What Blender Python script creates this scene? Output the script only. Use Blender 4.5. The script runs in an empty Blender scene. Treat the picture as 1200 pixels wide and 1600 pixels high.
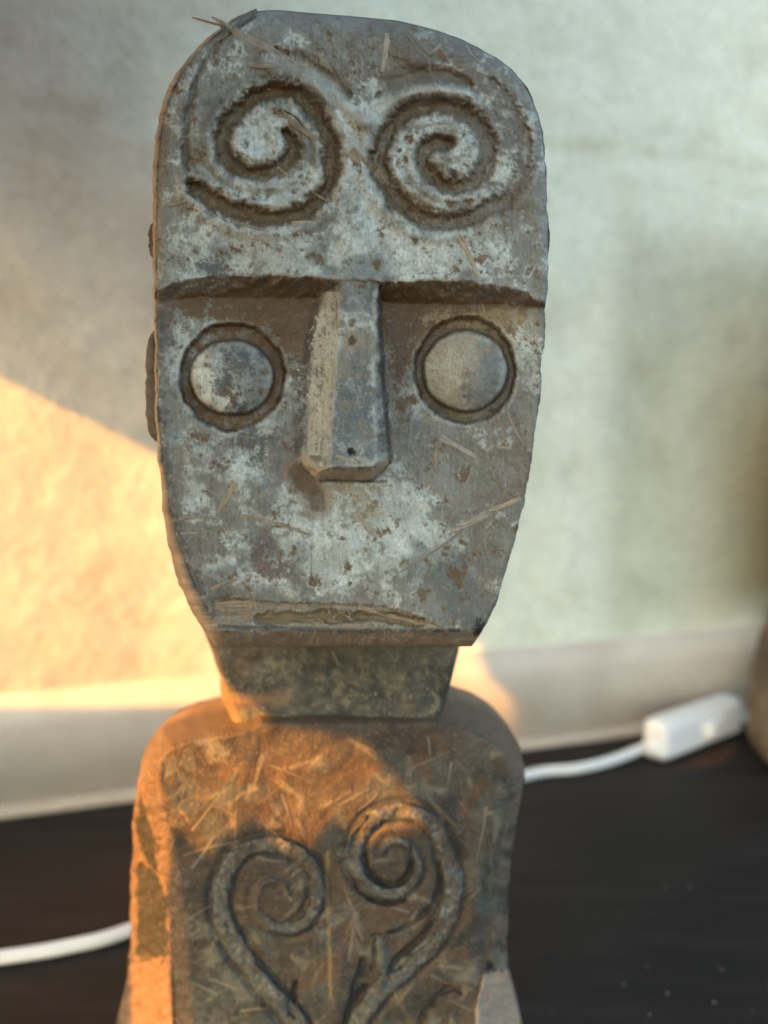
import bpy, math, random
import numpy as np
from mathutils import Vector

# ------------------------------------------------------------------ camera, sky, sun, exposure
scene = bpy.context.scene
COL = scene.collection
F, PITCH = 1300.0, math.radians(7.9)
CAM = np.array([0.0, -0.25, 0.27])
cd = bpy.data.cameras.new("camera")
cam = bpy.data.objects.new("camera", cd)
COL.objects.link(cam)
cam.location = CAM
cam.rotation_euler = (math.radians(90) - PITCH, 0, 0)
cd.sensor_fit = 'VERTICAL'
cd.sensor_height = 36.0
cd.lens = F / 1600 * 36
cd.clip_start = 0.01
cd.clip_end = 500
cd.dof.use_dof = True
cd.dof.focus_distance = 0.247
cd.dof.aperture_fstop = 5.4
scene.camera = cam

SUN_AZ, SUN_EL = math.radians(50), math.radians(21.5)      # light travels towards +x +y, downwards
TRAVEL = np.array([math.sin(SUN_AZ) * math.cos(SUN_EL), math.cos(SUN_AZ) * math.cos(SUN_EL), -math.sin(SUN_EL)])
w = bpy.data.worlds.new("World")
scene.world = w
w.use_nodes = True
nt = w.node_tree
bg = nt.nodes["Background"]
sky = nt.nodes.new("ShaderNodeTexSky")
sky.sky_type = 'NISHITA'
sky.sun_disc = False
sky.sun_elevation = SUN_EL
sky.sun_rotation = math.radians(180) + SUN_AZ
sky.air_density = 1.0
sky.dust_density = 3.5
sky.ozone_density = 0.6
tint = nt.nodes.new("ShaderNodeMix")                          # hazy evening air takes the edge off the blue
tint.data_type = 'RGBA'; tint.blend_type = 'MULTIPLY'; tint.inputs[0].default_value = 1.0
tint.inputs[7].default_value = (1.0, 1.035, 0.92, 1)
nt.links.new(sky.outputs[0], tint.inputs[6])
nt.links.new(tint.outputs[2], bg.inputs[0])
bg.inputs[1].default_value = 0.125
sl = bpy.data.lights.new("sun", 'SUN')
sl.energy = 2.8
sl.angle = math.radians(0.5)
sl.color = (1.0, 0.40, 0.05)
sun = bpy.data.objects.new("sun", sl)
COL.objects.link(sun)
sun.rotation_euler = Vector(TRAVEL).to_track_quat('-Z', 'Y').to_euler()
sun.location = (-1, -1, 1)
scene.view_settings.view_transform = 'Standard'
scene.view_settings.look = 'None'
scene.view_settings.exposure = 2.4
scene.view_settings.gamma = 1.0
scene.cycles.use_denoising = True
scene.cycles.max_bounces = 6

# ------------------------------------------------------------------ helpers
def rays(u, v):
    u = np.asarray(u, float); v = np.asarray(v, float)
    x = (u - 600) / F; q = (800 - v) / F
    return x, math.cos(PITCH) + q * math.sin(PITCH), -math.sin(PITCH) + q * math.cos(PITCH)

def aty(u, v, y):
    """point of the place at depth y that the photograph shows at pixel u, v"""
    dx, dy, dz = rays(u, v)
    t = (np.asarray(y, float) - CAM[1]) / dy
    return np.stack([CAM[0] + dx * t, CAM[1] + dy * t, CAM[2] + dz * t], -1)

def on_shelf(u, v, z):
    dx, dy, dz = rays(u, v)
    t = (z - CAM[2]) / dz
    return np.array([CAM[0] + dx * t, CAM[1] + dy * t, z])

WALL_YAW = math.radians(16.5)
WALL_Y = 0.348
def on_wall(u, v):
    dx, dy, dz = rays(u, v)
    k = math.tan(WALL_YAW)
    t = (WALL_Y - CAM[1]) / (dy - k * dx)
    return np.array([dx * t, CAM[1] + dy * t, CAM[2] + dz * t])

def smooth(x, a, b):
    t = np.clip((x - a) / (b - a), 0, 1)
    return t * t * (3 - 2 * t)

def fbm(shape, beta, seed, sx=1.0, sy=1.0, lo=0.0):
    """fractal noise, mean 0 and deviation 1; sx, sy above 1 stretch it along u, v; lo cuts the longest waves"""
    rng = np.random.default_rng(seed)
    n = rng.standard_normal(shape)
    f = np.fft.rfft2(n)
    fy = np.fft.fftfreq(shape[0])[:, None] * sy
    fx = np.fft.rfftfreq(shape[1])[None, :] * sx
    r = np.sqrt(fx * fx + fy * fy)
    r[0, 0] = 1
    a = r ** (-beta)
    if lo > 0:
        a = a * (1 - np.exp(-(r / lo) ** 2))
    a[0, 0] = 0
    o = np.fft.irfft2(f * a, s=shape)
    return (o - o.mean()) / o.std()

def blur(A, sig):
    p = 24
    B = np.pad(A, p, mode='edge')
    fy = np.fft.fftfreq(B.shape[0])[:, None]; fx = np.fft.rfftfreq(B.shape[1])[None, :]
    o = np.fft.irfft2(np.fft.rfft2(B) * np.exp(-2 * (math.pi * sig) ** 2 * (fx * fx + fy * fy)), s=B.shape)
    return o[p:-p, p:-p]

def catmull(pts, n=10):
    p = np.array(pts, float)
    p = np.vstack([2 * p[0] - p[1], p, 2 * p[-1] - p[-2]])
    out = []
    for i in range(1, len(p) - 2):
        t = np.linspace(0, 1, n, endpoint=False)[:, None]
        a, b, c, d = p[i - 1], p[i], p[i + 1], p[i + 2]
        out.append(0.5 * ((2 * b) + (c - a) * t + (2 * a - 5 * b + 4 * c - d) * t ** 2 + (3 * b - a - 3 * c + d) * t ** 3))
    out.append(p[-2][None])
    return np.vstack(out)

def stroke(U, V, pts, reach, closed=False, n=10):
    """distance of every raster point to a curve (only within reach) and the share of its length there"""
    c = catmull(pts, n) if len(pts) > 2 else np.linspace(pts[0], pts[1], 24)
    D = np.full(U.shape, 1e3); S = np.zeros(U.shape)
    u0, v0 = U[0, 0], V[0, 0]
    a, b = np.floor(c.min(0) - reach).astype(int), np.ceil(c.max(0) + reach).astype(int)
    x0, x1 = max(0, int(a[0] - u0)), min(U.shape[1], int(b[0] - u0) + 1)
    y0, y1 = max(0, int(a[1] - v0)), min(U.shape[0], int(b[1] - v0) + 1)
    if x1 <= x0 or y1 <= y0:
        return D, S
    uu, vv = U[y0:y1, x0:x1], V[y0:y1, x0:x1]
    dd, ss = D[y0:y1, x0:x1], S[y0:y1, x0:x1]
    m = len(c) - 1
    for i in range(m):
        p, q = c[i], c[i + 1]
        e = q - p; L2 = max(e @ e, 1e-9)
        t = np.clip(((uu - p[0]) * e[0] + (vv - p[1]) * e[1]) / L2, 0, 1)
        d = np.hypot(uu - p[0] - t * e[0], vv - p[1] - t * e[1])
        k = d < dd
        dd[k] = d[k]; ss[k] = (i + t[k]) / m
    return D, S

def poly_mask(U, V, pts):
    inside = np.zeros(U.shape, bool)
    p = list(pts)
    for i in range(len(p)):
        (x1, y1), (x2, y2) = p[i], p[(i + 1) % len(p)]
        if y1 == y2:
            continue
        c = ((V >= min(y1, y2)) & (V < max(y1, y2)) & (U < (x2 - x1) * (V - y1) / (y2 - y1) + x1))
        inside ^= c
    return inside

def lay(rgb, mask, colour):
    m = mask[..., None]
    rgb *= (1 - m)
    rgb += m * np.array(colour)

def sample(R, u, v, u0, v0):
    x = np.clip(u - u0, 0, R.shape[1] - 1.001); y = np.clip(v - v0, 0, R.shape[0] - 1.001)
    i = x.astype(int); j = y.astype(int)
    fx, fy = x - i, y - j
    if R.ndim == 3:
        fx, fy = fx[..., None], fy[..., None]
    return (R[j, i] * (1 - fx) + R[j, i + 1] * fx) * (1 - fy) + (R[j + 1, i] * (1 - fx) + R[j + 1, i + 1] * fx) * fy

def empty(name, loc=(0, 0, 0)):
    o = bpy.data.objects.new(name, None)
    o.empty_display_size = 0.02
    COL.objects.link(o)
    o.location = loc
    return o

def tag(o, label=None, cat=None, group=None, kind=None):
    for k, x in (("label", label), ("category", cat), ("group", group), ("kind", kind)):
        if x:
            o[k] = x

def attach(o, parent):
    """parent without moving: children are made in world coordinates"""
    o.parent = parent
    bpy.context.view_layer.update()
    o.matrix_parent_inverse = parent.matrix_world.inverted()

def link_mesh(name, verts, faces, mat, parent=None, colours=None, normals=None, smooth_shade=True):
    me = bpy.data.meshes.new(name)
    verts = np.asarray(verts, float)
    me.from_pydata(verts.tolist(), [], [tuple(int(i) for i in f) for f in faces])
    me.materials.append(mat)
    if smooth_shade:
        me.polygons.foreach_set("use_smooth", np.ones(len(me.polygons), bool))
    if colours is not None:
        a = me.attributes.new("pigment", 'FLOAT_COLOR', 'POINT')
        c = np.ones((len(verts), 4)); c[:, :3] = colours
        a.data.foreach_set("color", c.ravel())
    me.update()
    if normals is not None:
        me.normals_split_custom_set_from_vertices(np.asarray(normals, float).tolist())
    o = bpy.data.objects.new(name, me)
    COL.objects.link(o)
    if parent is not None:
        attach(o, parent)
    return o

def quad_normals(verts, quads):
    a, b, c, d = (verts[quads[:, k]] for k in range(4))
    n = np.cross(c - a, d - b)
    N = np.zeros_like(verts)
    for k in range(4):
        for ax in range(3):
            N[:, ax] += np.bincount(quads[:, k], n[:, ax], len(verts))
    return N / np.maximum(np.linalg.norm(N, axis=1, keepdims=True), 1e-12)

def box_verts(x0, x1, y0, y1, z0, z1):
    v = [(x, y, z) for z in (z0, z1) for x, y in ((x0, y0), (x1, y0), (x1, y1), (x0, y1))]
    f = [(3, 2, 1, 0), (4, 5, 6, 7), (0, 1, 5, 4), (1, 2, 6, 5), (2, 3, 7, 6), (3, 0, 4, 7)]
    return np.array(v, float), f

# ------------------------------------------------------------------ materials
def node_mat(name):
    m = bpy.data.materials.new(name)
    m.use_nodes = True
    return m, m.node_tree, m.node_tree.nodes["Principled BSDF"]

def noise_node(t, vec, scale, detail=6, rough=0.6):
    n = t.nodes.new("ShaderNodeTexNoise")
    n.inputs["Scale"].default_value = scale
    n.inputs["Detail"].default_value = detail
    n.inputs["Roughness"].default_value = rough
    t.links.new(vec, n.inputs["Vector"])
    return n.outputs["Fac"]

def ramp(t, fac, stops):
    r = t.nodes.new("ShaderNodeValToRGB")
    e = r.color_ramp.elements
    while len(e) < len(stops):
        e.new(0.5)
    for k, (p, c) in enumerate(stops):
        e[k].position = p
        e[k].color = (*c, 1) if len(c) == 3 else c
    t.links.new(fac, r.inputs[0])
    return r.outputs[0]

def mix(t, fac, a, b, mode='MIX'):
    n = t.nodes.new("ShaderNodeMix")
    n.data_type = 'RGBA'
    n.blend_type = mode
    for s, x in ((n.inputs[0], fac), (n.inputs[6], a), (n.inputs[7], b)):
        if isinstance(x, (int, float)):
            s.default_value = x
        elif isinstance(x, tuple):
            s.default_value = (*x, 1)
        else:
            t.links.new(x, s)
    return n.outputs[2]

def bump(t, bsdf, height, strength, dist):
    b = t.nodes.new("ShaderNodeBump")
    b.inputs["Strength"].default_value = strength
    b.inputs["Distance"].default_value = dist
    t.links.new(height, b.inputs["Height"])
    t.links.new(b.outputs[0], bsdf.inputs["Normal"])

def coords(t, scale=(1, 1, 1)):
    tc = t.nodes.new("ShaderNodeTexCoord")
    mp = t.nodes.new("ShaderNodeMapping")
    mp.inputs["Scale"].default_value = scale
    t.links.new(tc.outputs["Object"], mp.inputs["Vector"])
    return mp.outputs[0]

def carved_material():
    m, t, b = node_mat("weathered painted wood")
    at = t.nodes.new("ShaderNodeAttribute")
    at.attribute_name = "pigment"
    c = coords(t)
    fine = noise_node(t, c, 1500, 8, 0.75)
    mid = noise_node(t, c, 420, 8, 0.7)
    grain = noise_node(t, coords(t, (1, 1, 0.06)), 1900, 5, 0.7)
    k = ramp(t, fine, [(0.25, (0.78,) * 3), (0.5, (1.0,) * 3), (0.78, (1.18,) * 3)])
    k2 = ramp(t, mid, [(0.28, (0.84,) * 3), (0.5, (1.0,) * 3), (0.75, (1.13,) * 3)])
    k3 = ramp(t, grain, [(0.3, (0.84,) * 3), (0.7, (1.12,) * 3)])
    col = mix(t, 1.0, mix(t, 1.0, mix(t, 1.0, at.outputs["Color"], k, 'MULTIPLY'), k2, 'MULTIPLY'), k3, 'MULTIPLY')
    t.links.new(col, b.inputs["Base Color"])
    b.inputs["Roughness"].default_value = 0.66
    b.inputs["Specular IOR Level"].default_value = 0.3
    h = t.nodes.new("ShaderNodeMath"); h.operation = 'ADD'
    t.links.new(fine, h.inputs[0]); t.links.new(grain, h.inputs[1])
    bump(t, b, h.outputs[0], 0.4, 0.00025)
    return m
WOOD = carved_material()

def wall_material():
    m, t, b = node_mat("old plaster")
    c = coords(t)
    big = noise_node(t, c, 5.5, 5, 0.55)
    mid = noise_node(t, c, 26, 6, 0.6)
    fine = noise_node(t, c, 170, 8, 0.65)
    sep = t.nodes.new("ShaderNodeSeparateXYZ")
    t.links.new(c, sep.inputs[0])
    # light falloff put into the colour: mauve grey left, greenish white right, ragged between
    ad = t.nodes.new("ShaderNodeMath"); ad.operation = 'MULTIPLY_ADD'
    t.links.new(big, ad.inputs[0]); ad.inputs[1].default_value = 0.5
    t.links.new(sep.outputs[0], ad.inputs[2])
    base = ramp(t, ad.outputs[0], [(0.06, (0.52, 0.47, 0.42)), (0.25, (0.79, 0.85, 0.765))])
    spots = ramp(t, mid, [(0.30, (0.88, 0.86, 0.83)), (0.5, (1, 1, 1)), (0.72, (1.06, 1.06, 1.05))])
    col = mix(t, 1.0, base, spots, 'MULTIPLY')
    def band(sock, a, b):
        n = t.nodes.new("ShaderNodeMapRange"); n.interpolation_type = 'SMOOTHSTEP'
        n.inputs[1].default_value = a; n.inputs[2].default_value = b
        t.links.new(sock, n.inputs[0]); return n.outputs[0]
    def mul(a, b):
        n = t.nodes.new("ShaderNodeMath"); n.operation = 'MULTIPLY'
        t.links.new(a, n.inputs[0]); t.links.new(b, n.inputs[1]); return n.outputs[0]
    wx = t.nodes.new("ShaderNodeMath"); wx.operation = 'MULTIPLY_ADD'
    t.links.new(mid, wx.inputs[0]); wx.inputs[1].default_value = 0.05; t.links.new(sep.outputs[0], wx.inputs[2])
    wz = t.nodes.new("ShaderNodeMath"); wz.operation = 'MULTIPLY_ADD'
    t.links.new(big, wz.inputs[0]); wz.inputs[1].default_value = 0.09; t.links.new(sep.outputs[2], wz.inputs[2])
    painted_shade = mul(band(wz.outputs[0], 0.47, 0.40), band(wz.outputs[0], 0.11, 0.16))  # soft right-hand shadow put into the wall colour, browner low down
    s1 = mul(band(wx.outputs[0], 0.185, 0.22), painted_shade)
    s2 = mul(band(wx.outputs[0], 0.26, 0.36), mul(painted_shade, band(wz.outputs[0], 0.40, 0.24)))
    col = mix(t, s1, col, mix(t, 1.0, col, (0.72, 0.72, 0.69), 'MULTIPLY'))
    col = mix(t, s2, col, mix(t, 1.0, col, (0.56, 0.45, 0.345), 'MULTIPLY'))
    f2 = ramp(t, fine, [(0.3, (0.86,) * 3), (0.7, (1.08,) * 3)])
    t.links.new(mix(t, 1.0, col, f2, 'MULTIPLY'), b.inputs["Base Color"])
    b.inputs["Roughness"].default_value = 0.92
    b.inputs["Specular IOR Level"].default_value = 0.15
    h = t.nodes.new("ShaderNodeMath"); h.operation = 'MULTIPLY_ADD'
    t.links.new(mid, h.inputs[0]); h.inputs[1].default_value = 1.6
    t.links.new(fine, h.inputs[2])
    bump(t, b, h.outputs[0], 0.7, 0.003)
    return m

def plain_material(name, stops, scale, rough, bump_s=0.3, bump_d=0.001, stretch=(1, 1, 1), spec=0.4):
    m, t, b = node_mat(name)
    c = coords(t, stretch)
    n = noise_node(t, c, scale, 8, 0.65)
    t.links.new(ramp(t, n, stops), b.inputs["Base Color"])
    b.inputs["Roughness"].default_value = rough
    b.inputs["Specular IOR Level"].default_value = spec
    bump(t, b, n, bump_s, bump_d)
    return m

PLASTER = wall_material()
SKIRT = plain_material("worn skirting paint", [(0.3, (0.46, 0.42, 0.38)), (0.5, (0.53, 0.49, 0.45)), (0.75, (0.59, 0.555, 0.51))], 22, 0.7, 0.3, 0.002)
BEAD = plain_material("bare skirting bead", [(0.3, (0.36, 0.31, 0.26)), (0.7, (0.5, 0.44, 0.37))], 40, 0.7)
SHELF = plain_material("dark stained shelf wood", [(0.3, (0.007, 0.0056, 0.0058)), (0.5, (0.0125, 0.0098, 0.010)), (0.72, (0.025, 0.0195, 0.019))], 30, 0.62, 0.25, 0.0008, (0.35, 2.2, 1), 0.25)
PLASTIC = plain_material("white cord plastic", [(0.2, (0.74, 0.75, 0.78)), (0.8, (0.80, 0.80, 0.82))], 60, 0.42, 0.03, 0.0003)
CRUMB = plain_material("pale dust crumb", [(0.3, (0.12, 0.11, 0.10)), (0.7, (0.22, 0.20, 0.19))], 300, 0.9)
BLOCKER = plain_material("dark sun blocker boards", [(0.3, (0.12, 0.09, 0.07)), (0.7, (0.2, 0.15, 0.11))], 12, 0.8)

# ------------------------------------------------------------------ setting: shelf, wall with its skirting
v_, f_ = box_verts(-0.75, 0.95, -0.45, 0.75, -0.03, 0.0)
shelf = link_mesh("shelf", v_, f_, SHELF, smooth_shade=False)
tag(shelf, kind="structure", label="dark brown wooden shelf top the carving stands on")

GROUND = plain_material("dark paving", [(0.3, (0.07, 0.07, 0.065)), (0.7, (0.12, 0.118, 0.11))], 3, 0.9)
v_, f_ = box_verts(-60, 60, -60, 60, -0.95, -0.75)
gr = link_mesh("ground", v_, f_, GROUND, smooth_shade=False)
tag(gr, kind="structure", label="dark paved ground below the shelf")

def wall_local(x, d, z):
    """along the wall, out of the wall, up"""
    return (x * math.cos(WALL_YAW) + d * math.sin(WALL_YAW), WALL_Y + x * math.sin(WALL_YAW) - d * math.cos(WALL_YAW), z)

wall = empty("plaster_wall", (0, WALL_Y, 0))
wall.rotation_euler = (0, 0, WALL_YAW)
tag(wall, kind="structure", label="plaster wall behind the carving")
nx, nz = 300, 200
xs = np.linspace(-0.75, 0.85, nx); zs = np.linspace(-0.002, 0.85, nz)
hz = fbm((nz, nx), 1.6, 5, lo=0.01) * 0.0011
for zj in (0.445,):
    hz -= 0.0014 * np.exp(-((zs[:, None] - zj - 0.003 * np.sin(xs[None] * 9)) / 0.006) ** 2)
gv = np.array([wall_local(xs[i], hz[j, i], zs[j]) for j in range(nz) for i in range(nx)])
gq = [(j * nx + i, j * nx + i + 1, (j + 1) * nx + i + 1, (j + 1) * nx + i) for j in range(nz - 1) for i in range(nx - 1)]
back = np.array([wall_local(x, -0.08, z) for x, z in ((-0.75, -0.002), (0.85, -0.002), (0.85, 0.85), (-0.75, 0.85))])
k0 = len(gv)
corner = (0, nx - 1, nz * nx - 1, (nz - 1) * nx)
gq += [(k0 + 3, k0 + 2, k0 + 1, k0)] + [(corner[i], k0 + i, k0 + (i + 1) % 4, corner[(i + 1) % 4]) for i in range(4)]
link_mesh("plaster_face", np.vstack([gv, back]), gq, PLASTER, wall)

def profile_strip(name, prof, x0, x1, n, mat, parent, wob, seed):
    rng = np.random.default_rng(seed)
    X = np.linspace(x0, x1, n)
    wv = np.convolve(rng.standard_normal(n + 8), np.ones(9) / 9, 'valid') * wob
    vs = [wall_local(x, d + wv[i], z + wv[i] * 0.6) for i, x in enumerate(X) for d, z in prof]
    m = len(prof)
    fs = [(i * m + k, (i + 1) * m + k, (i + 1) * m + k + 1, i * m + k + 1) for i in range(n - 1) for k in range(m - 1)]
    fs += [tuple(range(m)), tuple((n - 1) * m + k for k in reversed(range(m)))]
    return link_mesh(name, vs, fs, mat, parent)
profile_strip("skirting_board", [(-0.01, 0.0), (0.013, 0.0), (0.013, 0.058), (0.0125, 0.062), (0.010, 0.066), (0.004, 0.076), (-0.01, 0.079)], -0.7, 0.8, 90, SKIRT, wall, 0.0006, 3)
profile_strip("skirting_bead", [(0.0, 0.0), (0.0205, 0.0), (0.021, 0.002), (0.0195, 0.0045), (0.016, 0.006), (0.0, 0.006)], -0.7, 0.8, 90, BEAD, wall, 0.0007, 4)

# ------------------------------------------------------------------ the carved figure
statue = empty("carved_statue", (-0.015, 0.05, 0))
tag(statue, "weathered carved wooden figure with spiral forehead and round eyes standing upright on the dark shelf", "statue")

def relief(parts, parent, U0, V0, H, RGB, ID, y0, s, vrows, left, right, ncol, rim_l, levels, rim_r=None):
    """A carved block: the front is a dense relief, a ring of further levels gives it its sides and back.
    parts: id -> name; the first is the block itself, child of parent, the others its children."""
    nr = len(vrows)
    t = np.linspace(0, 1, ncol)
    Ug = left(vrows)[:, None] + (right(vrows) - left(vrows))[:, None] * t
    Vg = np.repeat(vrows[:, None], ncol, 1)
    hh = sample(H, Ug, Vg, U0, V0)
    P = aty(Ug, Vg, y0 - hh * s)
    C = sample(RGB, Ug, Vg, U0, V0)
    P[..., 2] = np.maximum(P[..., 2], 0.0)
    verts = [P.reshape(-1, 3)]; cols = [C.reshape(-1, 3)]
    idx = np.arange(nr * ncol).reshape(nr, ncol)
    q = np.stack([idx[:-1, :-1], idx[1:, :-1], idx[1:, 1:], idx[:-1, 1:]], -1).reshape(-1, 4)
    uc = (Ug[:-1, :-1] + Ug[1:, 1:]) / 2; vc = (Vg[:-1, :-1] + Vg[1:, 1:]) / 2
    ids = ID[np.clip((vc - V0).round().astype(int), 0, ID.shape[0] - 1), np.clip((uc - U0).round().astype(int), 0, ID.shape[1] - 1)].reshape(-1)
    # ring: down the left, along the bottom, up the right, along the top
    jr = [(j, 0) for j in range(nr)] + [(nr - 1, i) for i in range(1, ncol)] + [(j, ncol - 1) for j in range(nr - 2, -1, -1)] + [(0, i) for i in range(ncol - 2, 0, -1)]
    jr = np.array(jr)
    base = idx[jr[:, 0], jr[:, 1]]
    ur, vr = Ug[jr[:, 0], jr[:, 1]], Vg[jr[:, 0], jr[:, 1]]
    yb = P.reshape(-1, 3)[base, 1]
    side = np.where(jr[:, 1] == 0, 1.0, 0.0); side_r = np.where(jr[:, 1] == ncol - 1, 1.0, 0.0)
    rim = rim_l(vr) * side
    rr = (rim_r(vr) if rim_r is not None else 0) * side_r
    prev = base; ctr = None
    k = nr * ncol
    rng = np.random.default_rng(len(vrows))
    cb = C.reshape(-1, 3)[base]
    qs = [q]; idl = [ids]
    last = P.reshape(-1, 3)[base]
    for (mode, dep, a, colour) in levels:
        if mode == 'rim':
            p = aty(ur - rim * a + rr * a, vr, np.maximum(yb + dep * 0.3, y0 + dep))
        else:
            p = last.copy()
            ctr = last.mean(0)
            p[:, 1] = np.maximum(y0 + dep, last[:, 1] + 0.0005)
            p[:, 0] = ctr[0] + (last[:, 0] - ctr[0]) * a
            p[:, 2] = ctr[2] + (last[:, 2] - ctr[2]) * a
        p[:, 2] = np.maximum(p[:, 2], 0.0)
        last = p
        verts.append(p)
        nse = np.convolve(rng.standard_normal(len(p) + 14), np.ones(15) / 15, 'valid')[:, None] * 1.0
        cols.append(np.clip((0.12 * cb + 0.88 * np.array(colour)) * (1 + 0.5 * nse), 0.01, 0.8))
        cur = np.arange(k, k + len(p)); k += len(p)
        nxt, nprev = np.roll(cur, -1), np.roll(prev, -1)
        qs.append(np.stack([prev, cur, nxt, nprev], -1)); idl.append(np.ones(len(cur), int))
        prev = cur
    # back cap
    verts.append(last.mean(0)[None]); cols.append(np.array([levels[-1][3]]))
    capi = k
    nxt = np.roll(prev, -1)
    qs.append(np.stack([prev, np.full(len(prev), capi), np.full(len(prev), capi), nxt], -1)); idl.append(np.ones(len(prev), int))
    V = np.vstack(verts); CC = np.vstack(cols); Q = np.vstack(qs); IDF = np.concatenate(idl)
    N = quad_normals(V, Q)
    made = {}
    for pid, name in parts.items():
        fq = Q[IDF == pid]
        if not len(fq):
            continue
        used, inv = np.unique(fq.ravel(), return_inverse=True)
        fq = inv.reshape(-1, 4)
        faces = [(a, b, d) if b == c else (a, b, c, d) for a, b, c, d in fq.tolist()]
        par = parent if pid == 1 else made[1]
        made[pid] = link_mesh(name, V[used], faces, WOOD, par, CC[used], N[used])
    return made

# ---- head: raster of heights (in pixels of the face plane) and pigments
U0, V0 = 200, 0
SH, SW = 1040, 700
U, V = np.meshgrid(np.arange(SW) + U0 + 0.0, np.arange(SH) + V0 + 0.0)
HEAD_Y, HEAD_S = 0.0, 0.25 / F

Lv = [16, 18, 22, 30, 40, 55, 70, 90, 115, 145, 180, 230, 283, 330, 400, 450, 475, 520, 600, 680, 720, 767, 805, 841, 880, 909, 940, 965, 990, 1010]
Lu = [420, 400, 385, 368, 356, 338, 320, 302, 284, 269, 257, 249, 246, 245, 245, 244, 244, 245, 246, 250, 254, 261, 268, 277, 291, 302, 317, 329, 341, 351]
Rv = [16, 20, 25, 32, 40, 48, 60, 72, 90, 107, 125, 145, 170, 200, 240, 300, 360, 440, 470, 490, 520, 600, 680, 720, 790, 850, 900, 940, 968, 990, 1010]
Ru = [440, 480, 545, 620, 655, 685, 718, 742, 775, 800, 815, 827, 839, 847, 851, 855, 857, 857, 854, 852, 851, 845, 836, 830, 818, 803, 788, 775, 764, 752, 738]
rag = fbm((1, 2048), 1.2, 77, lo=0.01)[0] + 0.6 * np.minimum(0, fbm((1, 2048), 1.0, 78, lo=0.01)[0] + 1.2)
def left_h(v): return np.interp(v, Lv, Lu) + 0.9 * np.interp(v * 0.8, np.arange(2048), rag)
def right_h(v): return np.interp(v, Rv, Ru) + 0.9 * np.interp(v * 0.8 + 900, np.arange(2048), rag)

n1 = fbm((SH, SW), 1.5, 1, lo=0.006)
n2 = fbm((SH, SW), 1.25, 2, lo=0.02)
n3 = fbm((SH, SW), 1.0, 3, lo=0.05)
n4 = fbm((SH, SW), 0.8, 4, lo=0.12)
gr_v = fbm((SH, SW), 1.1, 6, sx=1.0, sy=9.0, lo=0.03)      # grain along the height
gr_d = fbm((SH, SW), 1.1, 7, sx=5.0, sy=1.0, lo=0.03)      # scrapes across
n5 = fbm((SH, SW), 1.6, 8, lo=0.004)
g1 = fbm((SH, SW), 2.6, 11, lo=0.006); g2 = fbm((SH, SW), 2.2, 12, lo=0.025); n2s = fbm((SH, SW), 1.7, 13, lo=0.02)
wob = g2 * 1.9 + n3 * 0.45

sil = np.array(list(zip(Lu, Lv)) + list(zip(Ru[::-1], Rv[::-1])), float)
Dedge = np.full(U.shape, 1e3)
for i in range(len(sil)):
    p, q_ = sil[i], sil[(i + 1) % len(sil)]
    e = q_ - p; t_ = np.clip(((U - p[0]) * e[0] + (V - p[1]) * e[1]) / max(e @ e, 1e-9), 0, 1)
    Dedge = np.minimum(Dedge, np.hypot(U - p[0] - t_ * e[0], V - p[1] - t_ * e[1]))

fore = 12 * (1 - ((U - 548) / 310) ** 2) - 6 * smooth(V, 180, 20)
up_l = np.interp(U, [236, 240, 268, 311, 362, 418, 475, 520], [459, 457, 445, 436, 431, 429, 432, 438])
up_r = np.interp(U, [590, 597, 682, 767, 809, 849, 860], [438, 440, 440, 444, 454, 473, 478])
lo_l = np.interp(U, [236, 240, 291, 362, 432, 475, 520], [472, 471, 466, 465, 465, 466, 466])
lo_r = np.interp(U, [590, 597, 682, 767, 840, 860], [470, 471, 474, 475, 480, 483])
leftside = U < 556
up = np.where(leftside, up_l, up_r) + wob * 0.7
lo = np.where(leftside, lo_l, lo_r) + wob * 0.5
lo = np.maximum(lo, up + 8)
depth = np.where(leftside, np.interp(U, [240, 300, 400, 480, 520], [13, 24, 36, 40, 40]), np.interp(U, [590, 640, 760, 850], [42, 40, 34, 13]))
low = -depth * np.interp(V, [470, 560, 680, 800, 930, 1010], [1.0, 0.95, 0.82, 0.55, 0.28, 0.25]) + 5 * (1 - ((U - 548) / 300) ** 2)
tb = np.clip((V - up) / (lo - up), 0, 1)
lip = 2.2 * np.exp(-((V - up + 5) / 6.0) ** 2)
H = np.where(V < up, fore + lip, fore * (1 - tb) + low * tb)
# nose: one bevelled block running up into the forehead
uL0 = np.interp(V, [430, 471, 570, 720, 760], [500, 492, 476, 466, 464])
uL1 = np.interp(V, [430, 451, 570, 712, 760], [534, 532, 526, 515, 512])
uR1 = np.interp(V, [430, 454, 570, 726, 760], [590, 591, 587, 588, 588])
uR0 = np.interp(V, [430, 485, 598, 712, 760], [596, 597, 602, 613, 614])
wn = wob * 0.6
ramps = np.minimum.reduce([(U + wn - uL0) / (uL1 - uL0), (uR0 - U + wn) / (uR0 - uR1), (751 - V + wn) / 21.0,
                           (U - 466 + (720 - V) * 1.0 + wn + 2) / 26.0, (614 - U + (718 - V) * 0.98 + wn) / 22.0])
ramps_raw = ramps.copy()
ramps = np.clip(ramps, 0, 1)
front = np.interp(V, [430, 560, 740], [10, 20, 32]) - 3 * ((U - 552) / 40) ** 2
nose_h = low + (front - low) * ramps
nose_on = (ramps > 0) & (V > 436) & (U > 440) & (U < 640)
blend = smooth(V, 430, 446)
bridge = (U > 488) & (U < 602) & (V >= 425)
H = np.where(bridge & (V < 470), np.maximum(H, np.where(ramps > 0, np.minimum(fore + 0 * V, nose_h * blend + fore * (1 - blend)), H)), H)
H = np.where((V >= 446), np.maximum(H, np.where(ramps > 0, nose_h, -1e3)), H)
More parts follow.
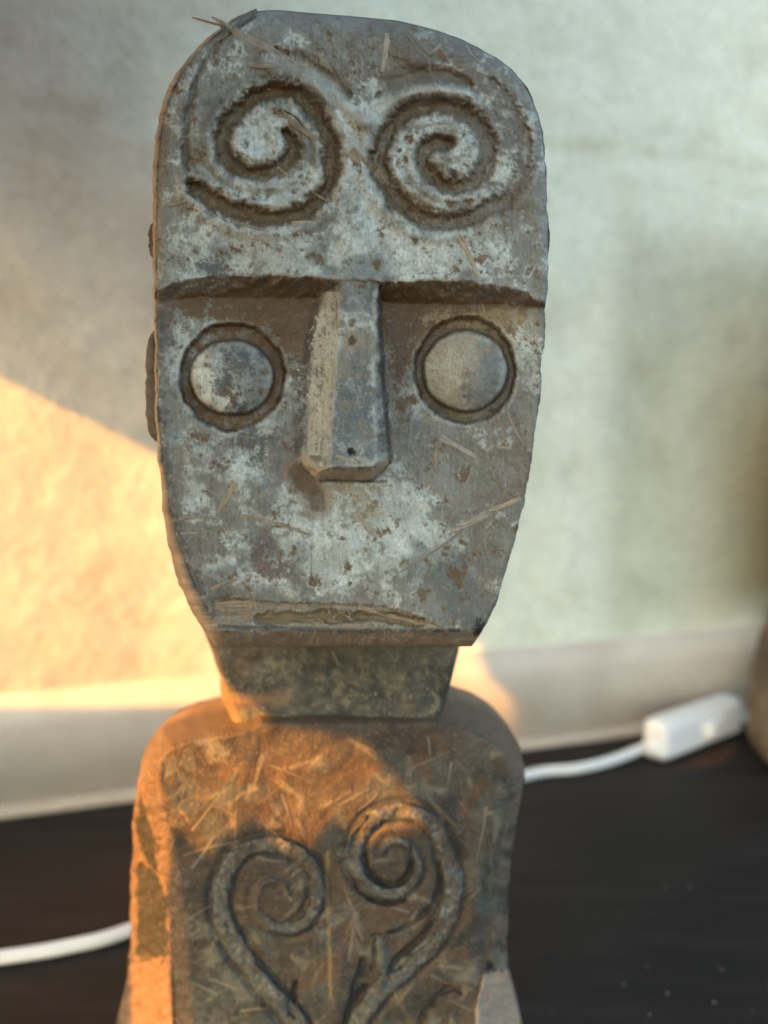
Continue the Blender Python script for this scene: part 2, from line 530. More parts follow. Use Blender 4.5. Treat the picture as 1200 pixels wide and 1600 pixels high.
# raised bridge ridge on the forehead, forking into the two brow arcs
Dr, _ = stroke(U, V, [(556, 440), (553, 380), (552, 300), (556, 230), (566, 185)], 60)
H += 7 * np.exp(-(Dr / 26) ** 2) * smooth(V, 470, 430)
for arc in ([(566, 190), (535, 160), (500, 128), (460, 104), (415, 96)], [(572, 188), (600, 163), (640, 146), (690, 140), (735, 152)]):
    Dr, _ = stroke(U, V, arc, 50)
    H += 11 * np.exp(-(Dr / 14) ** 2)

def groove(D, width, depth_, soft=4.0, w=wob):
    return -depth_ * smooth(D + w * 0.8, width, width * 0.3)

SPL = [(300, 288), (311, 300), (347, 323), (390, 339), (435, 342), (475, 331), (503, 306), (518, 269), (518, 227), (503, 193), (481, 162), (447, 142), (413, 147), (379, 168), (355, 194), (347, 221), (355, 247), (377, 265), (405, 270), (436, 263), (454, 245), (455, 222), (444, 205)]
SPR = [(701, 222), (679, 224), (663, 235), (660, 252), (673, 274), (699, 289), (731, 289), (753, 271), (762, 243), (756, 210), (736, 185), (710, 169), (682, 165), (648, 171), (620, 190), (599, 218), (592, 250), (600, 283), (620, 314), (653, 338), (693, 347), (738, 340), (781, 319), (808, 286), (820, 244), (814, 198), (795, 155), (772, 128)]
groove_m = np.zeros(U.shape)
DL, SL_ = stroke(U, V, SPL, 40)
wl = 15.5 * np.interp(SL_, [0, 0.08, 0.9, 1], [0.6, 1, 0.95, 0.5])
DLw = DL + wob * 0.55 + n2s * 1.6
H += -16 * np.exp(-(np.abs(DLw) / (wl * 0.8)) ** 3) + 7 * np.exp(-((DLw - wl - 9) / 9) ** 2); groove_m = np.maximum(groove_m, smooth(DLw + n3, wl + 4, wl - 5))
DR, SR_ = stroke(U, V, SPR, 40)
wr = 14.5 * np.interp(SR_, [0, 0.1, 0.7, 0.85, 1], [0.8, 1.05, 1.15, 1.0, 0.5])
dr = np.interp(SR_, [0, 0.15, 0.3, 0.65, 0.8, 1], [12, 12, 8, 15, 8, 3])
DRw = DR + wob * 0.55 + n2s * 1.6
H += -dr * 1.2 * np.exp(-(np.abs(DRw) / (wr * 0.8)) ** 3) + 0.5 * dr * np.exp(-((DRw - wr - 9) / 9) ** 2); groove_m = np.maximum(groove_m, smooth(DRw + n3, wr + 4, wr - 5) * np.clip(dr / 12, 0, 1))
for pts, ww, dd, gm in (([(362, 52), (338, 72), (319, 95), (302, 140), (291, 198), (290, 255), (296, 268)], 9, 9, 0.5),
                        ([(430, 78), (475, 101), (517, 126), (544, 148)], 19, 10, 0.5),
                        ([(587, 152), (611, 130), (653, 117), (699, 121), (735, 133)], 19, 10, 0.5)):
    D_, S_ = stroke(U, V, pts, 40)
    w2 = ww * np.interp(S_, [0, 0.2, 0.8, 1], [0.4, 1, 1, 0.4])
    H += -dd * np.exp(-((D_ + wob * 0.7) / (w2 * 0.62)) ** 2); groove_m = np.maximum(groove_m, gm * smooth(D_ + wob, w2 + 2, w2 - 4))
eyes = []
for (cu, cv, ru, rv, gu, gv_, dsc, dpt) in ((362, 590, 65, 58.5, 83, 86, 3, 19), (727, 579, 66, 63, 81, 85, 4, 19)):
    r1 = np.hypot((U - cu) / ru, (V - cv) / rv); r2 = np.hypot((U - cu) / gu, (V - cv) / gv_)
    inner = smooth(r1 + wob * 0.007, 1.05, 0.95)
    ring = smooth(r2 + wob * 0.007, 1.02, 0.93) * (1 - inner)
    H += -dpt * ring + inner * (dsc - 12 + 34 * np.sqrt(np.clip(1 - (r1 * 0.98) ** 2, 0, 1)))
    groove_m = np.maximum(groove_m, (0.55 + 0.45 * smooth(n2s + 0.6 * n2, -1.2, 0.3)) * smooth(r2 + wob * 0.01 + n3 * 0.022, 1.02, 0.95) * (1 - smooth(r1 + wob * 0.01 + n3 * 0.02, 1.02, 0.94)))
    eyes.append((r1, r2))
# mouth: a broken strip along the chin, with a hollow of loose fibres, and the chin bevel under it
m_up = np.interp(U, [330, 336, 390, 420, 540, 597, 640, 690], [938, 937, 936, 941, 944, 947, 958, 981]) + n3 * 1.3
m_lo = np.interp(U, [330, 440, 560, 690], [978, 981, 985, 984]) + n3 * 1.0
mouth = (V > m_up) & (V < m_lo) & (U > 332 + n3 * 2) & (U < 692)
H += np.where(mouth, -3.5 + gr_d * 0.9, 0)
Dm, _ = stroke(U, V, [(405, 968), (470, 964), (540, 963), (600, 966), (655, 972)], 40)
m_hole = smooth(Dm + wob, 11, 4)
H -= 9 * m_hole
ch = np.clip(V - (984 + n2 * 1.0), 0, 60)
H -= ch * 1.25
# rounded outer edge, then wear: chips, flaked paint, grain, pits
rad = np.interp(V, [0, 120, 300, 500, 1010], [46, 34, 20, 9, 7])
dd = np.clip(rad - Dedge, 0, None)
H -= rad - np.sqrt(np.clip(rad ** 2 - np.minimum(dd, rad * 0.985) ** 2, 0, None))
H += g1 * 2.2 + g2 * 0.7 + n3 * 0.12 + gr_v * 0.15

# pigments
def blob(u, v, ru, rv): return np.exp(-(((U - u) / ru) ** 2 + ((V - v) / rv) ** 2))
RGB = np.zeros(U.shape + (3,))
RGB[:] = (0.228, 0.222, 0.197)
lay(RGB, smooth(n1, -0.2, 1.0) * 0.75, (0.31, 0.30, 0.268))
lay(RGB, smooth(n5, 0.1, 1.2) * 0.6, (0.158, 0.148, 0.132))
lay(RGB, smooth(gr_v + n2 * 0.5, 0.6, 1.8) * 0.3, (0.125, 0.118, 0.112))
mauve = np.clip(blob(760, 130, 110, 110) + blob(800, 230, 60, 130) + blob(640, 80, 130, 60) + 0.6 * blob(560, 60, 90, 60), 0, 1)
lay(RGB, mauve * 0.92 * smooth(n1 + n2 * 0.5, -1.8, 0.3), (0.145, 0.123, 0.109))
brownz = np.clip(blob(760, 900, 90, 130) + blob(330, 900, 60, 80) + blob(690, 720, 120, 60) * 0.8 + blob(800, 760, 40, 120) + blob(300, 830, 50, 70), 0, 1)
lay(RGB, brownz * 0.85 * smooth(n1, -1.3, 0.4), (0.158, 0.142, 0.122))
bluez = np.clip(blob(548, 640, 32, 110) + blob(770, 610, 35, 45) + 0.5 * blob(430, 790, 60, 50) + 0.7 * blob(815, 620, 25, 60) + 0.5 * blob(270, 620, 25, 80), 0, 1)

# pale paint, ragged and flaked
cover = -0.75 + 1.9 * (blob(340, 395, 120, 42) + blob(470, 400, 60, 50) * 0.8 + blob(560, 330, 45, 110) + 0.9 * blob(555, 200, 60, 50)
                       + 0.9 * blob(400, 215, 60, 50) + 0.9 * blob(430, 300, 80, 30) + 1.0 * blob(700, 250, 90, 85) + blob(640, 390, 90, 45) + 0.9 * blob(760, 400, 70, 40)
                       + 0.8 * blob(275, 560, 35, 70) + 1.0 * blob(362, 590, 62, 60) + 0.85 * blob(440, 640, 45, 90) + 0.8 * blob(350, 710, 90, 50)
                       + 0.9 * blob(500, 600, 22, 120) + 0.75 * blob(545, 500, 40, 60) + 0.55 * blob(560, 690, 40, 40) + 1.05 * blob(545, 860, 130, 75) + 0.7 * blob(640, 780, 60, 70)
                       + 0.8 * blob(700, 580, 45, 50) + 0.5 * blob(820, 540, 30, 60) + 0.5 * blob(470, 140, 50, 40) + 0.45 * blob(420, 85, 70, 40) + 0.4 * blob(270, 220, 30, 120)) + 0.55 * n1
flake = 1.15 * cover + 0.34 * n2s + 0.16 * n2 + 0.1 * n3 + 0.1 * gr_v
crisp = smooth(1.1 * cover + 0.5 * n2s + 0.10 * n2 + 0.05 * n3, 0.02, 0.12)
paint = 0.62 * smooth(flake, -0.75, 0.95) + 0.38 * crisp
paint_t = smooth(n1 * 0.6 + n2 * 0.5, -1.5, 1.5)[..., None]
RGB = RGB * (1 - 0.9 * paint[..., None]) + 0.9 * paint[..., None] * (np.array((0.40, 0.425, 0.405)) * (1 - paint_t) + np.array((0.64, 0.68, 0.65)) * paint_t)
thin = smooth(cover * 0.7 + n2s * 0.6 + gr_v * 0.2, -0.5, 1.1) * (1 - paint)
lay(RGB, thin * 0.35, (0.34, 0.35, 0.32))
H += paint * 0.35
lay(RGB, paint * smooth(n4 + n3 * 0.4, 1.0, 1.7) * 0.45, (0.30, 0.27, 0.235))
lay(RGB, smooth(n5 * 0.7 + n1 * 0.6, 0.2, 1.4) * 0.38, (0.17, 0.145, 0.11))
lay(RGB, smooth(gr_v + 0.3 * n3, 1.2, 2.0) * 0.35, (0.12, 0.11, 0.098))
lay(RGB, smooth(-gr_v + 0.3 * n3, 1.3, 2.1) * 0.3, (0.42, 0.41, 0.36))
# chips in the paint showing dark wood
chip = smooth(n3 * 0.6 + 0.8 * n2 + 0.7 * n2s + 0.1 * n4 - 0.5 * smooth(paint, 0.7, 1.0), 2.45, 2.65)
lay(RGB, chip * 0.5, (0.10, 0.096, 0.094)); H -= chip * 0.4
for (cu, cv, a, b) in ((330, 418, 26, 14), (368, 570, 20, 24), (345, 602, 14, 16), (375, 640, 22, 12), (395, 690, 28, 12), (405, 715, 12, 14)):
    k_ = smooth(np.hypot((U - cu) / a, (V - cv) / b) + 0.35 * n3 + 0.3 * n2, 1.0, 0.75)
    lay(RGB, k_ * 0.88, (0.098, 0.095, 0.10)); H -= k_ * 0.9
for (cu, cv, a, b) in ((406, 870, 13, 30), (428, 892, 34, 15), (418, 852, 12, 8)):
    k_ = smooth(np.hypot((U - cu) / a, (V - cv) / b) + 0.3 * n3 + 0.3 * n2, 1.0, 0.75)
    lay(RGB, k_ * 0.85, (0.158, 0.112, 0.105)); H -= k_ * 0.8
speck = smooth(n4, 2.35, 2.7) * smooth(n2, -0.6, 0.6)
lay(RGB, speck * 0.85, (0.05, 0.048, 0.05)); H -= speck * 1.0
RGB *= np.array((0.93, 1.0, 1.045))
sm = fbm((SH, SW), 2.2, 15, lo=0.006)
lay(RGB, smooth(sm + 0.2 * n2s, 0.5, 1.6) * 0.6, (0.105, 0.115, 0.118))
lay(RGB, smooth(-sm + 0.2 * n2s, 0.9, 2.0) * 0.4, (0.155, 0.128, 0.10))
# earth lodged in the carving and under the brows
dirt = np.clip(groove_m, 0, 1)
yel = smooth(n2 + 0.5 * n3, -0.4, 1.2)[..., None]
dc = np.array((0.125, 0.097, 0.062)) * (1 - yel) + np.array((0.215, 0.178, 0.112)) * yel
upright = smooth(U + (300 - V) * 0.4, 620, 800)[..., None] * (V < 420)[..., None]
dc = dc * (1 - 0.8 * upright) + 0.8 * upright * np.array((0.125, 0.105, 0.092))
eyz = ((V > 480) & (V < 700))[..., None]
dc = np.where(eyz & (U < 500)[..., None], dc * np.array((0.85, 0.58, 0.42)), dc)
da = (dirt * (0.62 + 0.34 * smooth(n2s + 0.4 * n2 + 0.25 * n3, -1.3, 0.2)))[..., None]
RGB = RGB * (1 - da) + dc * da
lay(RGB, smooth(dirt, 0.3, 0.8) * smooth(n2 + 0.6 * n3, 1.0, 1.7) * 0.7, (0.045, 0.036, 0.028))
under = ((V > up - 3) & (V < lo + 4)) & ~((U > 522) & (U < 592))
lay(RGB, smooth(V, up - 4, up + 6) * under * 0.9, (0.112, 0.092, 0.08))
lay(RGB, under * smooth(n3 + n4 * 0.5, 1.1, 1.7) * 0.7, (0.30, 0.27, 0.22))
soil = np.clip(1.15 * blob(420, 482, 95, 34) + 1.0 * blob(640, 490, 60, 55) + 0.75 * blob(730, 490, 110, 22) + 0.9 * blob(455, 520, 30, 60) + 0.7 * blob(300, 474, 60, 18) + 0.7 * blob(625, 560, 20, 60), 0, 1) * (V > up)
soil *= ~((U > uL0 + 8) & (U < uR0 - 2))
lay(RGB, smooth(soil + 0.22 * n2s + 0.12 * n3, 0.16, 0.5) * 0.94, (0.122, 0.080, 0.044))
lay(RGB, smooth(soil + 0.3 * n3, 0.75, 1.1) * 0.5, (0.085, 0.062, 0.045))
straw_d = np.clip(blob(700, 500, 70, 14) + blob(790, 500, 50, 25) + 0.8 * blob(730, 545, 60, 22) + blob(670, 640, 12, 40) + 0.7 * blob(720, 650, 50, 10) + blob(560, 768, 60, 20) + 0.8 * blob(575, 805, 35, 20) + 0.8 * blob(490, 95, 40, 25) + 0.8 * blob(660, 320, 40, 25) + 0.6 * blob(300, 310, 50, 25), 0, 1)
lay(RGB, smooth(straw_d + 0.25 * n2 + 0.2 * n3, 0.55, 0.95) * 0.7, (0.30, 0.255, 0.165)); H += smooth(straw_d + 0.25 * n2 + 0.25 * n3, 0.6, 0.8) * 1.3
nf = smooth(U - uL1 + n3 * 2, -2, 6) * smooth(uR1 - U, -2, 4) * smooth(V, 500, 590) * smooth(V, 731, 724)
lay(RGB, nf * 0.85 * smooth(n1 * 0.6 + n2s + gr_v * 0.3, -1.6, 0.4), (0.105, 0.132, 0.15))
lay(RGB, nf * smooth(n2s + 0.5 * n3, 0.9, 1.3) * 0.7, (0.40, 0.43, 0.42))
fl = smooth(U - uL0, 8, 16) * smooth(uL1 - U, -3, 5) * (V > 455) * (V < 712)
lay(RGB, fl * 0.7, (0.45, 0.45, 0.40)); lay(RGB, fl * smooth(n2 + gr_v * 0.8, 1.1, 1.6) * 0.7, (0.10, 0.10, 0.11))  # left nose facet: pale paint, with its lit side put into the colour
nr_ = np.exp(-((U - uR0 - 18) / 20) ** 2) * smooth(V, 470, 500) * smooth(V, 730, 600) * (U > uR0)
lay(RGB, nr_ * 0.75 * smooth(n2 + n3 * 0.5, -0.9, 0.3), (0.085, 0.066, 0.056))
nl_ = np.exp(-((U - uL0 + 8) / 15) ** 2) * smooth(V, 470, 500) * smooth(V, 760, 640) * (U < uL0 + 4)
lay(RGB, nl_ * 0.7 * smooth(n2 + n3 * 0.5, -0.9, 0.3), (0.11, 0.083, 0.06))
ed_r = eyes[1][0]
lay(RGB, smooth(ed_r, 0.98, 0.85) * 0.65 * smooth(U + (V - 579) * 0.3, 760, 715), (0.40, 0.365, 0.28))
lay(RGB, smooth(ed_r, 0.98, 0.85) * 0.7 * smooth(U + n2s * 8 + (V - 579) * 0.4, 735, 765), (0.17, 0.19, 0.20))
for arc in ([(566, 190), (535, 160), (500, 128), (460, 104), (415, 96)], [(572, 188), (600, 163), (640, 146), (690, 140)]):
    Da, Sa = stroke(U, V, arc, 40)
    lay(RGB, smooth(Da + wob, 15, 7) * 0.6 * (1 - Sa * 0.5), (0.36, 0.355, 0.325))
bl2 = np.clip(bluez + 0.8 * blob(266, 640, 16, 170) + 0.7 * blob(262, 860, 22, 60) + 0.6 * blob(690, 640, 30, 60) + 0.5 * blob(800, 640, 26, 40) + 0.5 * blob(640, 720, 40, 60) + 0.5 * blob(840, 250, 18, 120) + 0.4 * blob(320, 470 - 60, 60, 20), 0, 1)
lay(RGB, bl2 * 0.62 * smooth(n1 + n2s * 0.7, -1.0, 0.9), (0.112, 0.148, 0.172))
# dirt settles in hollows, raised arrises are rubbed pale
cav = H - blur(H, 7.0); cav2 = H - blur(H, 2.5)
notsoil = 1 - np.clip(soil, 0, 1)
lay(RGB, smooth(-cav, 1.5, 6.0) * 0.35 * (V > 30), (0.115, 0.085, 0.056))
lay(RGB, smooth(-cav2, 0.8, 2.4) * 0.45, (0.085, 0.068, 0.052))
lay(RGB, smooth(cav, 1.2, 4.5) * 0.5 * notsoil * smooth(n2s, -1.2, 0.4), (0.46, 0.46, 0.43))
# mouth strip: bare fibrous wood; rust-brown knot under the nose; nail hole and knot on the nose
lay(RGB, mouth * (0.72 + 0.2 * np.clip(gr_d, -1, 1)), (0.265, 0.225, 0.17))
lay(RGB, mouth * smooth(gr_d + n3 * 0.5, 0.8, 1.6) * 0.7, (0.13, 0.105, 0.08))
lay(RGB, m_hole * 0.8, (0.16, 0.12, 0.065))
lay(RGB, smooth(np.abs(V - m_lo - 1 + n3), 5, 2) * (U > 340) * (U < 720) * 0.75, (0.06, 0.062, 0.066))
lay(RGB, smooth(V + n2 * 2, 986, 990) * 0.8, (0.20, 0.15, 0.11))
lay(RGB, smooth(V + n2 * 2, 988, 992) * smooth(n2 + gr_d * 0.6, 0.3, 1.0) * 0.6, (0.24, 0.21, 0.17))
Dk, _ = stroke(U, V, [(468, 738), (482, 762), (496, 788)], 40)
kn = smooth(Dk + wob, 19, 9); lay(RGB, kn * 0.85, (0.105, 0.068, 0.04)); H -= kn * 3
lay(RGB, smooth(Dk + wob, 32, 18) * (1 - kn) * 0.6, (0.22, 0.165, 0.10))
rk = np.hypot((U - 549) / 14, (V - 533) / 16) + 0.1 * n3
lay(RGB, smooth(rk, 1.1, 0.8) * 0.75, (0.28, 0.22, 0.15)); k_ = smooth(rk, 0.55, 0.35); lay(RGB, k_ * 0.9, (0.07, 0.055, 0.045)); H -= k_ * 2
k_ = smooth(np.hypot(U - 549, V - 706) + n3 * 0.8, 6.5, 4.5); lay(RGB, k_, (0.02, 0.018, 0.018)); H -= k_ * 5
wbev = ((V > 727) & (V < 752) | (((U - 466) + (720 - V) < 24) | ((614 - U) + (718 - V) < 20)) & (V > 690)) & (ramps > 0) & (ramps < 0.97)
lay(RGB, wbev * 0.85, (0.36, 0.31, 0.235))
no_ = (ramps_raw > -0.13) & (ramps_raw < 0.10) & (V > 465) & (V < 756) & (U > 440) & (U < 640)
lay(RGB, no_ * 0.75 * smooth(n2s + n3 * 0.5, -1.2, 0.2), (0.065, 0.056, 0.05))  # dark contour round the nose, crease shade put into the colour
lay(RGB, smooth(np.abs(U - uR0 + 4 + n3), 4.5, 1.5) * (V > 470) * (V < 726) * 0.8, (0.06, 0.055, 0.06))  # shadow side of the nose painted as a dark line
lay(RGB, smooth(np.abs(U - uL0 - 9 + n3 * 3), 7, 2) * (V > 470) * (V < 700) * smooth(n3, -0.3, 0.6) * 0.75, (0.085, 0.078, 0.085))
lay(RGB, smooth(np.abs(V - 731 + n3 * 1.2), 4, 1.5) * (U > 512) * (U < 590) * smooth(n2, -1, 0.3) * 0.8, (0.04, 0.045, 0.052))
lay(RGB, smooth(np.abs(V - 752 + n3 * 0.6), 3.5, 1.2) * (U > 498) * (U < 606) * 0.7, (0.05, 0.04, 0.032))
# dark worn line down the left edge, black chips along the grooves, black nick at the right of the chin
lay(RGB, smooth(Dedge + n3 * 2.5, 17, 6) * (U < 420) * (V > 480) * (V < 960) * smooth(n2, -0.9, 0.4) * 0.8, (0.06, 0.066, 0.074))
lay(RGB, smooth(np.hypot((U - 750) / 11, (V - 983) / 18) + 0.2 * n3, 1, 0.6), (0.022, 0.02, 0.024))
for D_, rng_ in ((DR, (0.55, 0.78)), (DR, (0.1, 0.22)), (DL, (0.0, 0.05))):
    S_ = SR_ if D_ is DR else SL_
    lay(RGB, smooth(n3 + n4 * 0.3, 0.9, 1.3) * (S_ > rng_[0]) * (S_ < rng_[1]) * (D_ < 13) * 0.85, (0.045, 0.035, 0.028))
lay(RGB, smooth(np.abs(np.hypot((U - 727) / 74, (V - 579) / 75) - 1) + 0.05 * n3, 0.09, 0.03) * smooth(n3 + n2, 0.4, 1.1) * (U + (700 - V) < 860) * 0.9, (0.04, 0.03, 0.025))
D_, _ = stroke(U, V, [(290, 255), (288, 198), (299, 142), (319, 93)], 30)
lay(RGB, smooth(D_ + n3 * 3, 9, 3) * smooth(n3, -0.8, 0.5) * 0.7, (0.11, 0.115, 0.125))
D_, _ = stroke(U, V, [(488, 835), (486, 880), (489, 925)], 10)
lay(RGB, smooth(D_ + n3, 2.2, 0.8) * smooth(n3, -0.6, 0.2) * 0.7, (0.06, 0.058, 0.06)); H -= smooth(D_ + n3, 2.2, 0.8) * 1.2
D_, _ = stroke(U, V, [(363, 685), (364, 720)], 10)
lay(RGB, smooth(D_ + n3, 2.5, 1) * 0.5, (0.1, 0.1, 0.1))
scr = smooth(gr_d + 0.4 * n3, 2.0, 2.4); lay(RGB, scr * 0.4, (0.33, 0.28, 0.22)); H -= scr * 0.6

ID = np.ones(U.shape, int)
ID[nose_on & (V > 440) & (V < 753)] = 2
ID[eyes[0][1] < 1.0] = 3
ID[eyes[1][1] < 1.0] = 4
ID[(DL < 15) | (np.hypot((U - 405) / 55, (V - 222) / 62) < 1)] = 5
ID[(DR < 14) | (np.hypot((U - 705) / 95, (V - 250) / 85) < 1)] = 6
ID[mouth] = 7
ID[(V > up - 2) & (V < lo) & (U < 522)] = 8
ID[(V > up - 2) & (V < lo) & (U > 597)] = 9
vr = np.concatenate([np.linspace(16, 30, 22), np.arange(31.5, 1010.5, 1.45)])
rim = lambda v: np.interp(v, [16, 30, 60, 140, 283, 397, 480, 600, 700, 767, 807, 869, 931, 965, 985, 1010], [2, 5, 9, 9, 7, 6, 4, 4, 6, 9, 13, 20, 24, 24, 22, 16])
tan_ = (0.42, 0.29, 0.19)
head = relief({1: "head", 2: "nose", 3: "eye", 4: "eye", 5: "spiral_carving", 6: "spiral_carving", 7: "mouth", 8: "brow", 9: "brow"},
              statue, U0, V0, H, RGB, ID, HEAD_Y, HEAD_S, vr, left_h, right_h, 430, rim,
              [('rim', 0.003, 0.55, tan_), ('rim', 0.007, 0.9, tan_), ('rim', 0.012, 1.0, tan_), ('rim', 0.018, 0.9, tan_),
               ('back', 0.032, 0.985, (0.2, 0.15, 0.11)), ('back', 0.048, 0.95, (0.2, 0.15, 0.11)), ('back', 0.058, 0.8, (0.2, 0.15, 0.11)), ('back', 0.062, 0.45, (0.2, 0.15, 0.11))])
HEADMAP = (H, U0, V0, HEAD_Y, HEAD_S)

# ears: flat carved ears standing off the sides of the head (upper and lower lobe)
def ear(u_edge, v0, v1, y0, y1, mirror):
    n, m = 24, 7
    vs, cs = [], []
    rng = np.random.default_rng(int(v0))
    prof = [(0.0, 0.0), (0.7, 0.0), (0.95, 0.12), (1.0, 0.5), (0.95, 0.88), (0.7, 1.0), (0.0, 1.0)]
    for j in range(n):
        t = j / (n - 1)
        env = max(0.0, 1 - abs(2 * t - 1) ** 5) ** 0.5
        for a, b in prof:
            y = y0 + (y1 - y0) * b
            edge = aty(u_edge, v0 + (v1 - v0) * t, (y0 + y1) / 2)
            xin = edge[0] + 0.010
            x = xin + (edge[0] - xin) * a * (0.25 + 0.75 * env) + rng.normal() * 0.00015
            if mirror:
                x = 2 * (548 - 600) * HEAD_S - x - 0.012
            vs.append((x, y + rng.normal() * 0.0002, edge[2]))
            cs.append(np.array((0.11, 0.085, 0.07)) * rng.uniform(0.6, 1.3))
    fs = [(j * m + k, (j + 1) * m + k, (j + 1) * m + (k + 1) % m, j * m + (k + 1) % m) for j in range(n - 1) for k in range(m)]
    fs += [tuple(range(m)), tuple((n - 1) * m + k for k in reversed(range(m)))]
    if mirror:
        fs = [tuple(reversed(f)) for f in fs]
    link_mesh("ear", vs, fs, WOOD, head[1], np.array(cs))
for mir in (False, True):
    ear(232.5, 508, 696, 0.020, 0.034, mir)
    ear(235.0, 345, 412, 0.020, 0.030, mir)

# ---- neck
U0, V0 = 300, 960
SH, SW = 230, 460
U, V = np.meshgrid(np.arange(SW) + U0 + 0.0, np.arange(SH) + V0 + 0.0)
m1 = fbm((SH, SW), 1.5, 21, lo=0.012); m2 = fbm((SH, SW), 1.2, 22, lo=0.03); m3 = fbm((SH, SW), 0.9, 23, lo=0.08)
md = fbm((SH, SW), 1.3, 24, sx=1.5, sy=3.0, lo=0.03)
NLv, NLu = [960, 985, 1015, 1050, 1075, 1100, 1120, 1146, 1190], [322, 328, 341, 352, 361, 371, 379, 381, 383]
NRv, NRu = [960, 985, 1015, 1060, 1095, 1115, 1140, 1190], [724, 722, 717, 706, 697, 691, 688, 686]
left_n = lambda v: np.interp(v, NLv, NLu); right_n = lambda v: np.interp(v, NRv, NRu)
de = np.minimum(U - left_n(V), right_n(V) - U)
mg = fbm((SH, SW), 2.4, 26, lo=0.01)
Hn = 6 * (1 - ((U - 535) / 190) ** 2) + mg * 3.0 + m2 * 0.35 - np.clip(9 - de, 0, 9) ** 2 / 9 + smooth(V, 1040, 960) * 6
RN = np.zeros(U.shape + (3,)); RN[:] = (0.075, 0.074, 0.062)
lay(RN, smooth(m1, 0.0, 0.9) * 0.8, (0.12, 0.112, 0.088))
lay(RN, smooth(-m1 + m2 * 0.3, 0.2, 1.0) * 0.8, (0.045, 0.048, 0.044))
lay(RN, smooth(m2 + md * 0.5, 0.7, 1.2) * 0.6, (0.21, 0.19, 0.14))
lay(RN, smooth(V + m2 * 6, 1040, 1000) * 0.4, (0.17, 0.16, 0.13))
lay(RN, np.exp(-((U - 400) / 50) ** 2 - ((V - 1092) / 10) ** 2) * 0.9, (0.24, 0.14, 0.08))
lay(RN, np.exp(-((U - 378) / 18) ** 2 - ((V - 1045) / 22) ** 2) * 0.7, (0.22, 0.15, 0.10))
lay(RN, np.exp(-((U - 412) / 24) ** 2 - ((V - 1050) / 18) ** 2) * smooth(m2, -0.5, 0.5) * 0.6, (0.2, 0.21, 0.19))
lay(RN, smooth(right_n(V) - U + m2 * 3, 14, 4) * smooth(V, 1020, 1040) * 0.8, (0.045, 0.042, 0.035))
lay(RN, smooth(m3 + m2, 2.2, 2.6) * 0.5, (0.28, 0.23, 0.15))
rim_n = lambda v: np.interp(v, [960, 1033, 1058, 1064, 1093, 1107, 1140, 1190], [10, 11, 10, 14, 22, 20, 18, 12])
neck = relief({1: "neck"}, statue, U0, V0, Hn, RN, np.ones(U.shape, int), 0.041, 0.291 / F, np.arange(962, 1185, 1.8), left_n, right_n, 230, rim_n,
              [('rim', 0.003, 0.6, (0.3, 0.19, 0.11)), ('rim', 0.010, 1.0, (0.3, 0.19, 0.11)), ('back', 0.034, 0.98, (0.2, 0.14, 0.09)), ('back', 0.044, 0.8, (0.2, 0.14, 0.09))])

# ---- torso with arms and legs
U0, V0 = 140, 1080
SH, SW = 670, 730
U, V = np.meshgrid(np.arange(SW) + U0 + 0.0, np.arange(SH) + V0 + 0.0)
t1 = fbm((SH, SW), 1.5, 31, lo=0.008); t2 = fbm((SH, SW), 1.2, 32, lo=0.03); t3 = fbm((SH, SW), 0.95, 33, lo=0.07); t4 = fbm((SH, SW), 0.8, 34, lo=0.14)
tv = fbm((SH, SW), 1.2, 35, sx=1.0, sy=7.0, lo=0.03)
TLv = [1092, 1100, 1110, 1118, 1125, 1140, 1160, 1190, 1228, 1285, 1370, 1455, 1512, 1545, 1582, 1620, 1680, 1745]
TLu = [400, 385, 362, 320, 287, 251, 232, 220, 214, 208, 205, 204, 202, 194, 186, 182, 205, 235]
TRv = [1092, 1098, 1110, 1125, 1145, 1170, 1200, 1228, 1313, 1398, 1483, 1526, 1597, 1630, 1680, 1745]
TRu = [690, 715, 750, 776, 798, 813, 820, 818, 802, 794, 792, 795, 814, 820, 795, 760]
left_t = lambda v: np.interp(v, TLv, TLu) + 0.8 * np.interp(v * 0.9, np.arange(4096), np.tile(rag, 2))
right_t = lambda v: np.interp(v, TRv, TRu) + 0.8 * np.interp(v * 0.9 + 700, np.arange(4096), np.tile(rag, 2))
eA = np.interp(V, [1090, 1190, 1242, 1313, 1370, 1455, 1597, 1750], [232, 228, 226, 238, 257, 266, 272, 276])
eB = np.interp(V, [1090, 1190, 1257, 1327, 1412, 1512, 1597, 1750], [258, 250, 256, 276, 289, 299, 303, 305])
eC = np.interp(V, [1090, 1170, 1240, 1322, 1398, 1483, 1582, 1750], [786, 784, 772, 754, 740, 730, 743, 748])
eD = np.interp(V, [1090, 1170, 1240, 1322, 1398, 1483, 1514, 1582, 1750], [806, 808, 800, 784, 775, 768, 763, 748, 752])
Ht = 10 * (1 - ((U - 520) / 260) ** 2) + np.zeros(U.shape)
tg = fbm((SH, SW), 2.4, 36, lo=0.008); tg2 = fbm((SH, SW), 2.2, 37, lo=0.03)
wt = tg2 * 1.8
Ht -= 34 * smooth(eB - U + wt, 0, 34) + 1.7 * np.clip(eA - U + wt, 0, 90)
Ht -= 26 * smooth(U - eC + wt, 0, 34) + 2.0 * np.clip(U - eD + wt, 0, 80)
sil = np.array(list(zip(TLu[:9], TLv[:9]))[::-1] + list(zip(TRu[:8], TRv[:8])), float)
De = np.full(U.shape, 1e3)
for i in range(len(sil) - 1):
    p, q_ = sil[i], sil[i + 1]
    e = q_ - p; t_ = np.clip(((U - p[0]) * e[0] + (V - p[1]) * e[1]) / max(e @ e, 1e-9), 0, 1)
    De = np.minimum(De, np.hypot(U - p[0] - t_ * e[0], V - p[1] - t_ * e[1]))
sh = smooth(V, 1230, 1150)
